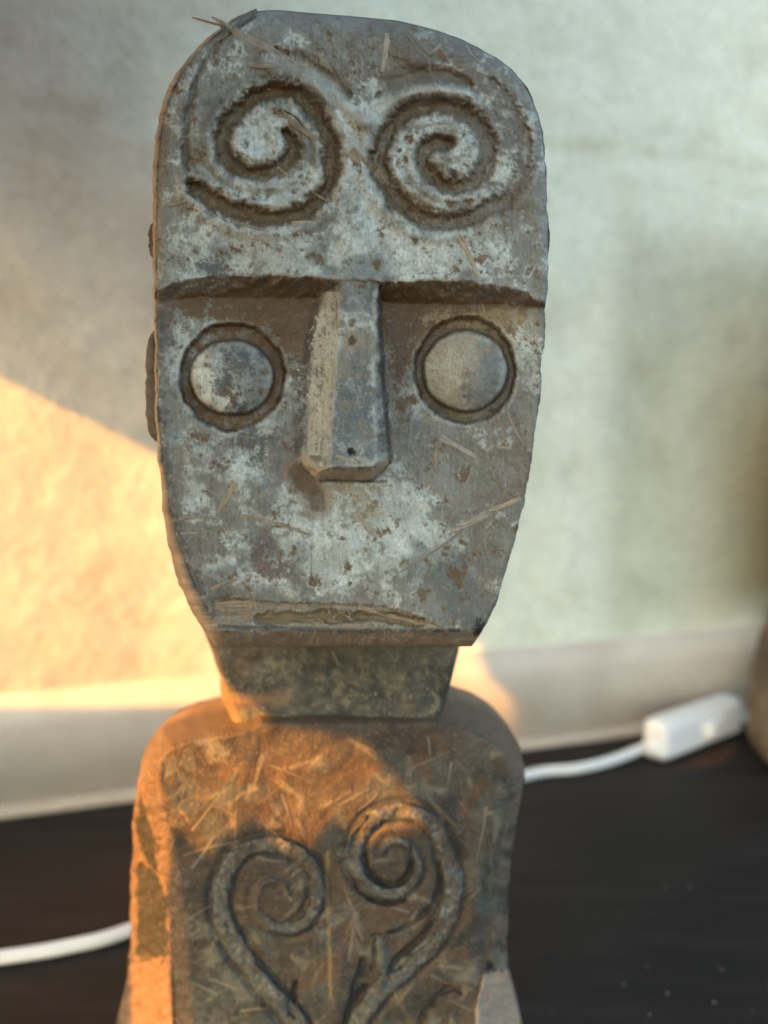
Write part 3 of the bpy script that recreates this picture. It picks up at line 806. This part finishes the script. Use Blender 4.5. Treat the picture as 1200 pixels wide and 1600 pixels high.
Ht -= 135 * np.clip(1 - De / np.interp(V, [1090, 1150, 1230], [44, 40, 22]), 0, 1) ** 1.5 * sh
# legs: thicker masses at the sides below the hands
legL = (V > 1500 + t2 * 4) & (U < eA); legR = (V > 1512 + t2 * 3 + np.clip(U - 795, -60, 0) * -0.35) & (U > eD - 6)
Ht += np.where(legL, 7, 0) + np.where(legR, 9, 0)
# fern scrolls standing proud of the chest, with cut lines round them
FL = [(478, 1640), (463, 1597), (429, 1558), (395, 1517), (364, 1472), (346, 1427), (347, 1384), (364, 1345), (395, 1322), (435, 1321), (471, 1337), (492, 1364), (497, 1398), (484, 1433), (458, 1451), (428, 1449), (406, 1432), (399, 1404), (412, 1381), (436, 1378), (450, 1394)]
FR = [(545, 1640), (560, 1597), (594, 1548), (636, 1510), (675, 1474), (700, 1430), (708, 1384), (697, 1334), (681, 1296), (653, 1273), (619, 1267), (582, 1280), (559, 1310), (553, 1347), (567, 1379), (597, 1396), (630, 1391), (652, 1366), (650, 1338), (634, 1318), (610, 1316), (597, 1332)]
scrollm = np.zeros(U.shape); IDt = np.ones(U.shape, int); cut = np.zeros(U.shape)
for pts, wid, pid in ((FL, 15, 2), (FR, 15, 3)):
    D_, S_ = stroke(U, V, pts, 60)
    w_ = wid * np.interp(S_, [0, 0.25, 0.7, 1], [1.2, 1.0, 0.72, 0.3])
    fade = np.interp(S_, [0.66, 0.82], [1, 0.35]) if pid == 2 else np.interp(S_, [0.8, 0.95], [1, 0.6])
    Ht += fade * 7 * (1 + 0.2 * tg2) * np.sqrt(np.clip(1 - ((D_ + wt * 0.8) / w_) ** 4, 0, 1))
    Ht -= fade * 5 * np.exp(-((D_ - w_ - 4) / 5) ** 2)
    scrollm = np.maximum(scrollm, fade * smooth(D_ + wt, w_ + 1, w_ - 5))
    cut = np.maximum(cut, fade * np.exp(-((D_ - w_ - 1 + t3) / 4.5) ** 2))
    IDt[D_ < w_ + 1] = pid
cuts = [([(576, 1276), (552, 1313), (548, 1359), (563, 1390), (600, 1412), (640, 1405)], 4), ([(571, 1336), (581, 1366), (608, 1384), (636, 1371), (645, 1344), (640, 1320)], 5),
        ([(687, 1342), (684, 1393), (664, 1427), (625, 1452), (582, 1461)], 5), ([(606, 1520), (625, 1498), (660, 1470), (683, 1440)], 10), ([(570, 1500), (560, 1550), (548, 1600), (540, 1640)], 13),
        ([(463, 1535), (456, 1570), (462, 1590)], 8), ([(588, 1465), (584, 1500), (572, 1540)], 5), ([(640, 1640), (665, 1580), (700, 1545), (722, 1552)], 5)]
for pts, w_ in cuts:
    D_, S_ = stroke(U, V, pts, 30)
    w2 = w_ * np.interp(S_, [0, 0.3, 0.7, 1], [0.5, 1, 1, 0.5])
    g = smooth(D_ + wt * 0.6, w2 + 1, w2 - 3)
    Ht -= g * (5 + w_ * 0.6); cut = np.maximum(cut, g)
D_, _ = stroke(U, V, [(592, 1470), (598, 1500), (592, 1545)], 30)
Ht += 9 * np.exp(-(D_ / 9) ** 2); scrollm = np.maximum(scrollm, smooth(D_, 12, 5))
D_, _ = stroke(U, V, [(530, 1500), (527, 1560), (515, 1640)], 40)
Ht += 7 * np.exp(-(D_ / 15) ** 2)
D_, _ = stroke(U, V, [(511, 1330), (512, 1420), (516, 1560)], 12)
seam = smooth(D_ + t3 * 1.2, 4, 1.5); Ht -= seam * 2
Ht += tg * 2.2 + tg2 * 0.4 + t3 * 0.1 + tv * 0.2

RT = np.zeros(U.shape + (3,)); RT[:] = (0.072, 0.058, 0.046)
lay(RT, smooth(t1, -0.3, 1.0) * 0.8, (0.088, 0.066, 0.049))
lay(RT, smooth(-t1 + t2 * 0.4, 0.3, 1.1) * 0.7, (0.048, 0.039, 0.031))
# angular scraps of old paint and bare wood, as cut by the adze
greenz = np.clip(np.exp(-((U - 690) / 120) ** 2 - ((V - 1215) / 55) ** 2) + 0.9 * np.exp(-((U - 760) / 50) ** 2 - ((V - 1330) / 140) ** 2) + 0.8 * np.exp(-((U - 350) / 70) ** 2 - ((V - 1560) / 60) ** 2) + 0.8 * np.exp(-((U - 500) / 120) ** 2 - ((V - 1540) / 60) ** 2), 0, 1)
lay(RT, smooth(greenz + 0.3 * t1 + 0.15 * t2, 0.3, 0.85) * 0.72, (0.082, 0.083, 0.073))
red = np.clip(np.exp(-((U - 620) / 45) ** 2 - ((V - 1310) / 25) ** 2) + np.exp(-((U - 545) / 26) ** 2 - ((V - 1430) / 60) ** 2) + np.exp(-((U - 470) / 120) ** 2 - ((V - 1215) / 50) ** 2) * 0.8 + np.exp(-((U - 735) / 22) ** 2 - ((V - 1520) / 80) ** 2), 0, 1)
lay(RT, smooth(red + 0.2 * t2, 0.3, 0.8) * 0.4, (0.092, 0.062, 0.043))
rg = np.random.default_rng(40)
def scrap(cu, cv, ru, rv, ang, col, a):
    ca, sa = math.cos(ang), math.sin(ang)
    x = ((U - cu) * ca + (V - cv) * sa) / ru; y = (-(U - cu) * sa + (V - cv) * ca) / rv
    q = rg.uniform(-0.8, 0.8)
    m = smooth(np.maximum(np.abs(x), np.abs(y) + q * x) + 0.2 * t2 + 0.08 * t3, 1.02, 0.8)
    lay(RT, m * a, col)
    return m
GREEN, STRAW, DARK, RED = (0.075, 0.082, 0.074), (0.20, 0.165, 0.118), (0.03, 0.031, 0.031), (0.095, 0.058, 0.038)
for i in range(230):
    cu, cv = rg.uniform(215, 800), rg.uniform(1150, 1640)
    lit = cv < 1290  # sunlit upper chest gets a paler, warmer mix: light put into the colour
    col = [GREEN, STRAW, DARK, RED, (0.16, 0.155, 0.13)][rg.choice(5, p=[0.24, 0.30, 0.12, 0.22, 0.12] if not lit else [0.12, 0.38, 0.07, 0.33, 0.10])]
    small = col is STRAW
    m = scrap(cu, cv, rg.uniform(10, 34) * (0.8 if small else 1.2), rg.uniform(3, 9) * (0.9 if small else 1.9), rg.uniform(-1.6, 1.6), col, rg.uniform(0.4, 0.85))
    Ht += m * rg.uniform(-1.2, 1.2)
lay(RT, smooth(t1 + 0.5 * tg, 0.6, 1.5) * 0.6 * (V > 1250), (0.034, 0.034, 0.033))
for i in range(60):
    cu, cv = rg.uniform(285, 770), rg.uniform(1165, 1640)
    Ht += 1.0 * scrap(cu, cv, rg.uniform(10, 34), rg.uniform(1.2, 2.4), rg.choice([-0.9, -0.6, 0.5, 1.1]) + rg.normal() * 0.25, (0.22, 0.185, 0.135), rg.uniform(0.3, 0.65))
lay(RT, smooth(cut, 0.25, 0.9) * (0.35 + 0.6 * smooth(t2 + 0.5 * t1, -0.8, 0.6)), (0.032, 0.034, 0.036))
sc = scrollm * (0.35 + 0.65 * smooth(t1 + t2 * 0.5, -0.9, 0.4))
lay(RT, sc * 0.85, (0.088, 0.092, 0.085))
lay(RT, sc * smooth(t2 + t3 * 0.5, 0.5, 1.3) * 0.7, (0.19, 0.20, 0.195))
lay(RT, sc * smooth(-t2 + t3 * 0.3, 0.8, 1.4) * 0.6, (0.09, 0.075, 0.055))
lay(RT, seam * 0.8, (0.25, 0.175, 0.10))
# bare edge strip and shoulders: warm raw wood; arms: old dark green paint in hard-edged fields
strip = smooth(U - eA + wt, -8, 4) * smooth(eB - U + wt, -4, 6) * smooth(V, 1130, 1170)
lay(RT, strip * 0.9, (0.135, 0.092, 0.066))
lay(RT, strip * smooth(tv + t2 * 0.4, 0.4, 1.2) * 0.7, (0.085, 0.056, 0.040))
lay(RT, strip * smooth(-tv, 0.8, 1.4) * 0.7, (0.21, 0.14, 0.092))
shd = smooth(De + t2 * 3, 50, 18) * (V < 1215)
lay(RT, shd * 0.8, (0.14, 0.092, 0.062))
armL = (U < eA) & (V > 1190) & (V < 1500)
lay(RT, armL * 0.85, (0.17, 0.105, 0.068))
fieldL = poly_mask(U + wt, V, [(219, 1238), (236, 1290), (246, 1363), (232, 1355), (213, 1300)]) | poly_mask(U + wt, V, [(215, 1345), (246, 1366), (258, 1400), (264, 1490), (240, 1505), (212, 1492)])
lay(RT, fieldL * 0.95, (0.024, 0.026, 0.024))
lay(RT, fieldL * smooth(t2, 0.4, 1.2) * 0.5, (0.048, 0.046, 0.04))
k_ = poly_mask(U + wt, V + wt, [(252, 1218), (300, 1245), (322, 1262), (300, 1272), (268, 1262)])
lay(RT, k_ * 0.9, (0.05, 0.055, 0.06))
armR = (U > eD) & (V > 1180) & (V < 1512)
lay(RT, armR * smooth(t1, -0.8, 0.6) * 0.7, (0.145, 0.11, 0.085))
lay(RT, legL * 0.9, (0.20, 0.122, 0.082)); lay(RT, legL * smooth(t3, 0.9, 1.5) * 0.6, (0.2, 0.11, 0.07)); lay(RT, legL * smooth(t3 + t4 * 0.5, -1.0, -1.5) * 0.5, (0.27, 0.185, 0.125))
lay(RT, (strip + legL) * smooth(t2 + 0.6 * t3, 0.5, 1.4) * 0.6, (0.075, 0.05, 0.036)); lay(RT, (strip + legL) * smooth(tv * 0.8 - t2 * 0.5, 0.9, 1.6) * 0.6, (0.24, 0.175, 0.12)); Ht += (strip + legL) * (0.5 * t2 + 0.35 * t3 + 0.7 * tv)
lay(RT, legR * 0.9, (0.40, 0.305, 0.245)); lay(RT, legR * smooth(t2 + t3 * 0.5, 0.7, 1.4) * 0.5, (0.25, 0.18, 0.14))
lay(RT, smooth(np.hypot((U - 765) / 7, (V - 1508) / 9), 1, 0.6), (0.015, 0.014, 0.014))
fib = smooth(t4 + 0.5 * t3, 1.7, 2.2); lay(RT, fib * 0.55, (0.38, 0.28, 0.18))
IDt[(U < eA) & (V > 1165) & ~legL & (IDt == 1)] = 4
IDt[(U > eD) & (V > 1165) & ~legR & (IDt == 1)] = 5
IDt[legL] = 6; IDt[legR] = 7
tr = np.concatenate([np.linspace(1092, 1130, 45), np.arange(1131, 1735, 1.7)])
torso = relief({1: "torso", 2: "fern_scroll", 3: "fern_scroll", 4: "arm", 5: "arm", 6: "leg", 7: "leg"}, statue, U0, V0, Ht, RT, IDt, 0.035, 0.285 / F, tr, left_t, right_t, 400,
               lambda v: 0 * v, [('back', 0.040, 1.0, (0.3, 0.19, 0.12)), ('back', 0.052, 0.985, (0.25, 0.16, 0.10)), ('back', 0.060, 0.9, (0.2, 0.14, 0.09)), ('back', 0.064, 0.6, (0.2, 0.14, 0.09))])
TORSOMAP = (Ht, U0, V0, 0.035, 0.285 / F)

# ---- loose splinters and straw-like chips lying on the carving
def splinter(mp, parent, a, b, width, col, lift=0.1, thick=1.1, seed=0, free=False):
    Hm, u0, v0, y0, s = mp
    rng = np.random.default_rng(seed)
    n = max(5, int(math.hypot(b[0] - a[0], b[1] - a[1]) / 9))
    d = np.array(b, float) - a; L = np.hypot(*d); d /= L
    nrm = np.array([-d[1], d[0]])
    vs, cs = [], []
    bend = rng.normal() * 0.03 * L
    tint = rng.uniform(0.8, 1.15)
    for i in range(n):
        t = i / (n - 1)
        c = np.array(a) + d * L * t + nrm * bend * math.sin(t * math.pi)
        wd = width * 0.5 * (0.9 - 0.35 * t) * rng.uniform(0.8, 1.12) * (0.75 if i == n - 1 else 1)
        row = []
        for k, (o, up_) in enumerate(((-1, 0), (-0.55, 1), (0.1, 0.8), (0.6, 1.0), (1, 0))):
            p = c + nrm * wd * o
            h = float(sample(Hm, np.array([p[0]]), np.array([p[1]]), u0, v0)[0]) if not free else 0.0
            hc = float(sample(Hm, np.array([c[0]]), np.array([c[1]]), u0, v0)[0]) if not free else -12.0
            row.append(aty(p[0], p[1], y0 - (max(h, hc) * 0.5 + hc * 0.5 + lift * (0.3 if up_ == 0 else 1) + up_ * thick) * s))
            cs.append(np.array(col) * tint * rng.uniform(0.72, 1.15))
        for o in (0.7, -0.7):
            p = c + nrm * wd * o
            row.append(aty(p[0], p[1], y0 - (hc - 1.5) * s)); cs.append(np.array(col) * 0.8)
        vs += row
    m = 7
    fs = [(i * m + k, (i + 1) * m + k, (i + 1) * m + (k + 1) % m, i * m + (k + 1) % m) for i in range(n - 1) for k in range(m)]
    fs += [tuple(range(m)), tuple((n - 1) * m + k for k in reversed(range(m)))]
    link_mesh("splinter", vs, fs, WOOD, parent, np.array(cs), smooth_shade=False)

ST, GY, TN = (0.34, 0.285, 0.205), (0.31, 0.28, 0.24), (0.27, 0.22, 0.165)
HEAD_SPL = [((345, 38), (378, 58), 11, ST), ((378, 57), (466, 104), 15, GY), ((388, 101), (436, 104), 8, GY), ((430, 168), (512, 229), 15, TN), ((546, 236), (604, 280), 24, TN),
            ((606, 52), (597, 112), 13, GY), ((634, 46), (672, 86), 7, TN), ((670, 85), (690, 70), 7, GY), ((728, 70), (751, 97), 4, GY), ((486, 298), (511, 314), 5, ST), ((433, 261), (449, 274), 6, ST),
            ((296, 281), (315, 280), 7, ST), ((712, 362), (746, 432), 12, ST), ((793, 644), (817, 692), 6, ST), ((776, 650), (793, 684), 6, GY), ((684, 690), (680, 736), 10, TN), ((688, 684), (745, 716), 12, GY),
            ((738, 734), (702, 818), 6, GY), ((814, 778), (764, 798), 10, ST), ((760, 803), (705, 830), 13, GY), ((727, 826), (625, 894), 5, GY), ((368, 754), (340, 802), 13, ST), ((270, 812), (345, 810), 9, GY),
            ((378, 806), (484, 836), 8, ST), ((553, 802), (590, 840), 15, GY), ((691, 762), (676, 773), 4, ST), ((524, 712), (560, 724), 6, ST), ((800, 720), (812, 745), 4, TN), ((275, 834), (310, 832), 6, GY), ((318, 330), (356, 346), 5, GY), ((360, 345), (420, 362), 7, GY), ((455, 350), (500, 347), 10, GY), ((262, 322), (300, 312), 5, TN), ((330, 922), (372, 905), 9, TN), ((768, 744), (806, 776), 4, TN), ((560, 948), (690, 982), 8, ST), ((338, 946), (400, 944), 14, ST)]
for i, (a, b, w_, c) in enumerate(HEAD_SPL):
    splinter(HEADMAP, head[1], a, b, w_, c, seed=100 + i)
rg = np.random.default_rng(9)
for i in range(16):
    c = np.array([rg.uniform(498, 560), rg.uniform(955, 976)]); a = rg.uniform(0, 6.28); L = rg.uniform(5, 13)
    splinter(HEADMAP, head[7], tuple(c), tuple(c + L * np.array([math.cos(a), math.sin(a)])), rg.uniform(2.5, 5), ST, lift=4, seed=200 + i)
splinter(HEADMAP, head[1], (348, 40), (300, 27), 5, (0.30, 0.17, 0.09), seed=300, free=True)
splinter(HEADMAP, head[1], (362, 44), (330, 26), 8, ST, seed=301, free=True)
splinter(HEADMAP, head[1], (372, 34), (402, 16), 16, (0.14, 0.14, 0.14), seed=302, free=True)
splinter((Hn, 300, 960, 0.041, 0.291 / F), neck[1], (519, 1018), (529, 1041), 4, ST, seed=303)
TORSO_SPL = [((286, 1337), (376, 1314), 6, ST), ((293, 1438), (331, 1414), 5, ST), ((364, 1421), (408, 1413), 5, (0.32, 0.2, 0.11)), ((300, 1356), (335, 1306), 6, GY), ((500, 1446), (568, 1409), 4, GY), ((557, 1424), (545, 1502), 10, GY),
             ((556, 1428), (567, 1470), 11, GY), ((669, 1150), (673, 1182), 6, GY), ((440, 1240), (455, 1285), 7, ST), ((420, 1195), (470, 1215), 6, ST), ((455, 1370), (492, 1340), 5, ST), ((760, 1260), (745, 1340), 5, GY), ((300, 1470), (345, 1452), 6, TN), ((310, 1500), (330, 1492), 7, TN), ((590, 1240), (560, 1266), 5, ST), ((300, 1298), (345, 1240), 5, ST), ((640, 1425), (612, 1418), 7, GY), ((340, 1555), (300, 1535), 8, ST), ((370, 1545), (335, 1530), 6, ST), ((375, 1580), (420, 1576), 6, ST), ((705, 1190), (700, 1225), 5, GY), ((400, 1340), (450, 1346), 8, GY)]
for i, (a, b, w_, c) in enumerate(TORSO_SPL):
    splinter(TORSOMAP, torso[1], a, b, w_ * 0.8, tuple(x * 0.62 for x in c), seed=400 + i)

# ------------------------------------------------------------------ power cord with its inline switch
cord = empty("power_cord", on_shelf(820, 1210, 0.0))
tag(cord, "white electric cord with an inline rocker switch lying on the dark shelf", "power cord")
R_C = 0.0034
path = np.array([on_shelf(u, v, R_C + 0.0002) for u, v in ((-160, 1513), (-60, 1503), (0, 1496), (100, 1480), (205, 1452), (400, 1372), (600, 1285), (820, 1212), (900, 1201), (960, 1188), (1030, 1166))])
path[-1][2] = 0.008; path[-2][2] = 0.0045
cc = catmull(path, 14)
def tube(c, r, k=14):
    vs = []
    for i in range(len(c)):
        t = c[min(i + 1, len(c) - 1)] - c[max(i - 1, 0)]
        t = t / np.linalg.norm(t)
        a = np.cross(t, (0, 0, 1.0)); a /= np.linalg.norm(a); b = np.cross(a, t)
        vs += [c[i] + r * (math.cos(x) * a + math.sin(x) * b) for x in np.linspace(0, 2 * math.pi, k, endpoint=False)]
    n = len(c)
    fs = [(i * k + j, i * k + (j + 1) % k, (i + 1) * k + (j + 1) % k, (i + 1) * k + j) for i in range(n - 1) for j in range(k)]
    fs += [tuple(reversed(range(k))), tuple((n - 1) * k + j for j in range(k))]
    return vs, fs
link_mesh("cable", *tube(cc, R_C), PLASTIC, cord)

def rounded_box(lx, ly, lz, r, name, mat, parent, mtx):
    import bmesh
    bm = bmesh.new()
    bmesh.ops.create_cube(bm, size=1)
    bmesh.ops.scale(bm, vec=(lx, ly, lz), verts=bm.verts)
    bmesh.ops.bevel(bm, geom=bm.edges[:], offset=r, segments=4, profile=0.5, affect='EDGES')
    bm.transform(mtx)
    me = bpy.data.meshes.new(name)
    bm.to_mesh(me); bm.free()
    me.materials.append(mat)
    me.polygons.foreach_set("use_smooth", np.ones(len(me.polygons), bool))
    o = bpy.data.objects.new(name, me)
    COL.objects.link(o)
    attach(o, parent)
    return o
from mathutils import Matrix
end = on_shelf(1038, 1196, 0.0)
far = on_shelf(1162, 1146, 0.0)
dirv = far - end; Ls = float(np.linalg.norm(dirv)); yaw = math.atan2(dirv[1], dirv[0])
nrm = np.array([-math.sin(yaw), math.cos(yaw), 0])
SWH, SWD = 0.030, 0.022
ctr = (end + far) / 2 + nrm * SWD / 2
MS = Matrix.Translation(Vector((ctr[0], ctr[1], SWH / 2 + 0.0005))) @ Matrix.Rotation(yaw, 4, 'Z')
sw = rounded_box(Ls, SWD, SWH, 0.0065, "switch_housing", PLASTIC, cord, MS)
rounded_box(0.026, 0.009, 0.014, 0.003, "rocker", PLASTIC, sw, MS @ Matrix.Translation(Vector((0.008, -SWD / 2 - 0.0008, 0.001))) @ Matrix.Rotation(math.radians(7), 4, 'Z'))
rounded_box(Ls * 0.94, 0.0009, 0.0012, 0.0003, "joint_line", PLASTIC, sw, MS @ Matrix.Translation(Vector((0, -SWD / 2 - 0.0002, -0.009))))
for k_, (off, rr) in enumerate(((0.0035, 0.0052), (0.0015, 0.0058))):
    c_ = MS @ Vector((-Ls / 2 - off + 0.0012, 0, -SWH / 2 + 0.0085))
    d_ = dirv / Ls
    link_mesh("cable_grip", *tube([np.array(c_) - d_ * 0.0015, np.array(c_), np.array(c_) + d_ * 0.003], rr, 16), PLASTIC, sw)
st = np.array(MS @ Vector((Ls / 2, 0, -SWH / 2 + 0.006)))
out = [st - 0.004 * dirv / Ls, st + 0.012 * dirv / Ls, st + np.array((0.05, 0.02, -0.002)), st + np.array((0.16, 0.03, -0.0025))]
link_mesh("cable", *tube(catmull(out, 10), R_C), PLASTIC, cord)

# ------------------------------------------------------------------ second carving, cut by the right edge of the view
nb = on_shelf(1200, 1215, 0.0)
other = empty("carved_post", (nb[0] + 0.0515, nb[1] + 0.03, 0))
tag(other, "rough brown wooden carving at the far right beside the white switch, mostly out of view", "carving")
n, m = 70, 72
vs, cs = [], []
nn = fbm((n, m), 1.3, 51); n_2 = fbm((n, m), 0.8, 52)
for j in range(n):
    t = j / (n - 1); z = 0.44 * t
    r = np.interp(t, [0, 0.03, 0.1, 0.2, 0.3, 0.42, 0.7, 0.9, 1.0], [0.041, 0.047, 0.050, 0.048, 0.05, 0.072, 0.078, 0.07, 0.03])  # upper part, out of view, widened and leaned out to darken the wall
    cx = other.location.x + np.interp(t, [0, 0.2, 0.3, 0.42, 0.7, 1.0], [0, 0.008, 0.022, 0.052, 0.058, 0.06])
    for i in range(m):
        a = 2 * math.pi * i / m
        sq = (abs(math.cos(a)) ** 4 + abs(math.sin(a)) ** 4) ** -0.25
        q = r * sq * 0.97 + nn[j, i] * 0.0012 + n_2[j, i] * 0.0004
        vs.append((cx + q * math.cos(a), other.location.y + q * math.sin(a), z))
        cs.append(np.array((0.13, 0.098, 0.07)) * np.clip(1 + 0.3 * nn[j, i] + 0.2 * n_2[j, i], 0.4, 1.9))
fs = [(j * m + i, j * m + (i + 1) % m, (j + 1) * m + (i + 1) % m, (j + 1) * m + i) for j in range(n - 1) for i in range(m)]
fs += [tuple(reversed(range(m))), tuple((n - 1) * m + i for i in range(m))]
link_mesh("trunk", vs, fs, WOOD, other, np.array(cs))

# ------------------------------------------------------------------ crumbs of dust on the shelf
rg = np.random.default_rng(12)
vs, fs = [], []
spots = [(1128, 1515, 0.0010), (1043, 1552, 0.0009), (1116, 1566, 0.0009), (975, 1538, 0.0008), (1012, 1510, 0.0007), (1015, 1585, 0.0007), (1078, 1385, 0.0009), (1040, 1387, 0.0008)]
spots += [(rg.uniform(840, 1195), rg.uniform(1330, 1600), rg.uniform(0.0002, 0.0005)) for _ in range(14)] + [(rg.uniform(0, 190), rg.uniform(1330, 1600), rg.uniform(0.0002, 0.0004)) for _ in range(4)]
ico = [(0, 0, 1), (0.9, 0, 0.4), (0.28, 0.86, 0.4), (-0.73, 0.53, 0.4), (-0.73, -0.53, 0.4), (0.28, -0.86, 0.4), (0.7, 0.5, -0.3), (-0.28, 0.86, -0.3), (-0.9, 0, -0.3), (-0.28, -0.86, -0.3), (0.7, -0.5, -0.3)]
icf = [(0, i, i % 5 + 1) for i in range(1, 6)] + [(1, 6, 2), (2, 7, 3), (3, 8, 4), (4, 9, 5), (5, 10, 1), (2, 6, 7), (3, 7, 8), (4, 8, 9), (5, 9, 10), (1, 10, 6)]
for u, v, r in spots:
    c = on_shelf(u, v, r * 0.2)
    r *= 0.75
    b = len(vs)
    vs += [tuple(c + r * np.array(p) * rg.uniform(0.7, 1.2, 3)) for p in ico]
    fs += [tuple(b + i for i in f) for f in icf]
cr = link_mesh("dust_crumbs", vs, fs, CRUMB)
tag(cr, "pale crumbs of dust scattered over the dark shelf", None, None, "stuff")

# ------------------------------------------------------------------ an added eave that throws the slanting shade (out of view)
t_ = TRAVEL
ex = np.cross(t_, (0, 0, 1.0)); ex /= np.linalg.norm(ex)        # across the sun's path, to the right as the light travels
ey = np.cross(ex, t_)                                           # up
def proj(p): return np.array([p @ ex, p @ ey])
A = proj(on_wall(0, 590)); B = proj(on_wall(250, 712)); Cc = proj(aty(588, 1160, 0.037))
a0 = A + (A - B) / np.linalg.norm(A - B) * 0.25
P1 = proj(on_wall(735, 1000)); P2 = proj(on_wall(845, 1105))
mm = lambda a, b: np.array([a, b]) / 1000
outline = [a0, B, P1, P2, np.array([P2[0] + 0.002, -0.10]), mm(-124, -100), mm(-117, 80), mm(-112, 165), mm(-66, 146), mm(-52, 139), Cc, mm(-14, 121), mm(-30, 107), mm(-37, 114), mm(-47, 95), mm(-56, 107), mm(-68, 86), mm(-76, 93), mm(-85, 60), mm(-86, -100),
           mm(300, -100), mm(300, 1100), np.array([a0[0], 1.1])]
centre0 = -t_ * 0.6
vs = []
for off in (0.0, -0.03):
    for a, b in outline:
        base = ex * a + ey * b
        vs.append(base + t_ * ((centre0 @ t_) - (np.zeros(3) @ t_) + off))
m = len(outline)
fs = [tuple(range(m)), tuple(m + i for i in reversed(range(m)))] + [(i, m + i, m + (i + 1) % m, (i + 1) % m) for i in range(m)]
blocker = link_mesh("sun_blocker", vs, fs, BLOCKER, smooth_shade=False)
tag(blocker, "unseen dark eave added above and behind the viewer to shape the sunlight", None, None, "structure")

low_blocker = [mm(-700, -132), mm(-300, 95), mm(-286, 80), mm(-284, 58), mm(-196, 58), mm(-196, -330), mm(-700, -330)]  # added unseen board that keeps the sun off shelf and skirting
vs = [ex * a + ey * b + t_ * (centre0 @ t_ + off) for off in (0.0, -0.03) for a, b in low_blocker]
m = len(low_blocker)
fs = [tuple(range(m)), tuple(m + i for i in reversed(range(m)))] + [(i, m + i, m + (i + 1) % m, (i + 1) % m) for i in range(m)]
rl = link_mesh("low_sun_blocker", vs, fs, BLOCKER, smooth_shade=False)
tag(rl, "unseen low dark board added to shade the shelf and skirting", None, None, "structure")
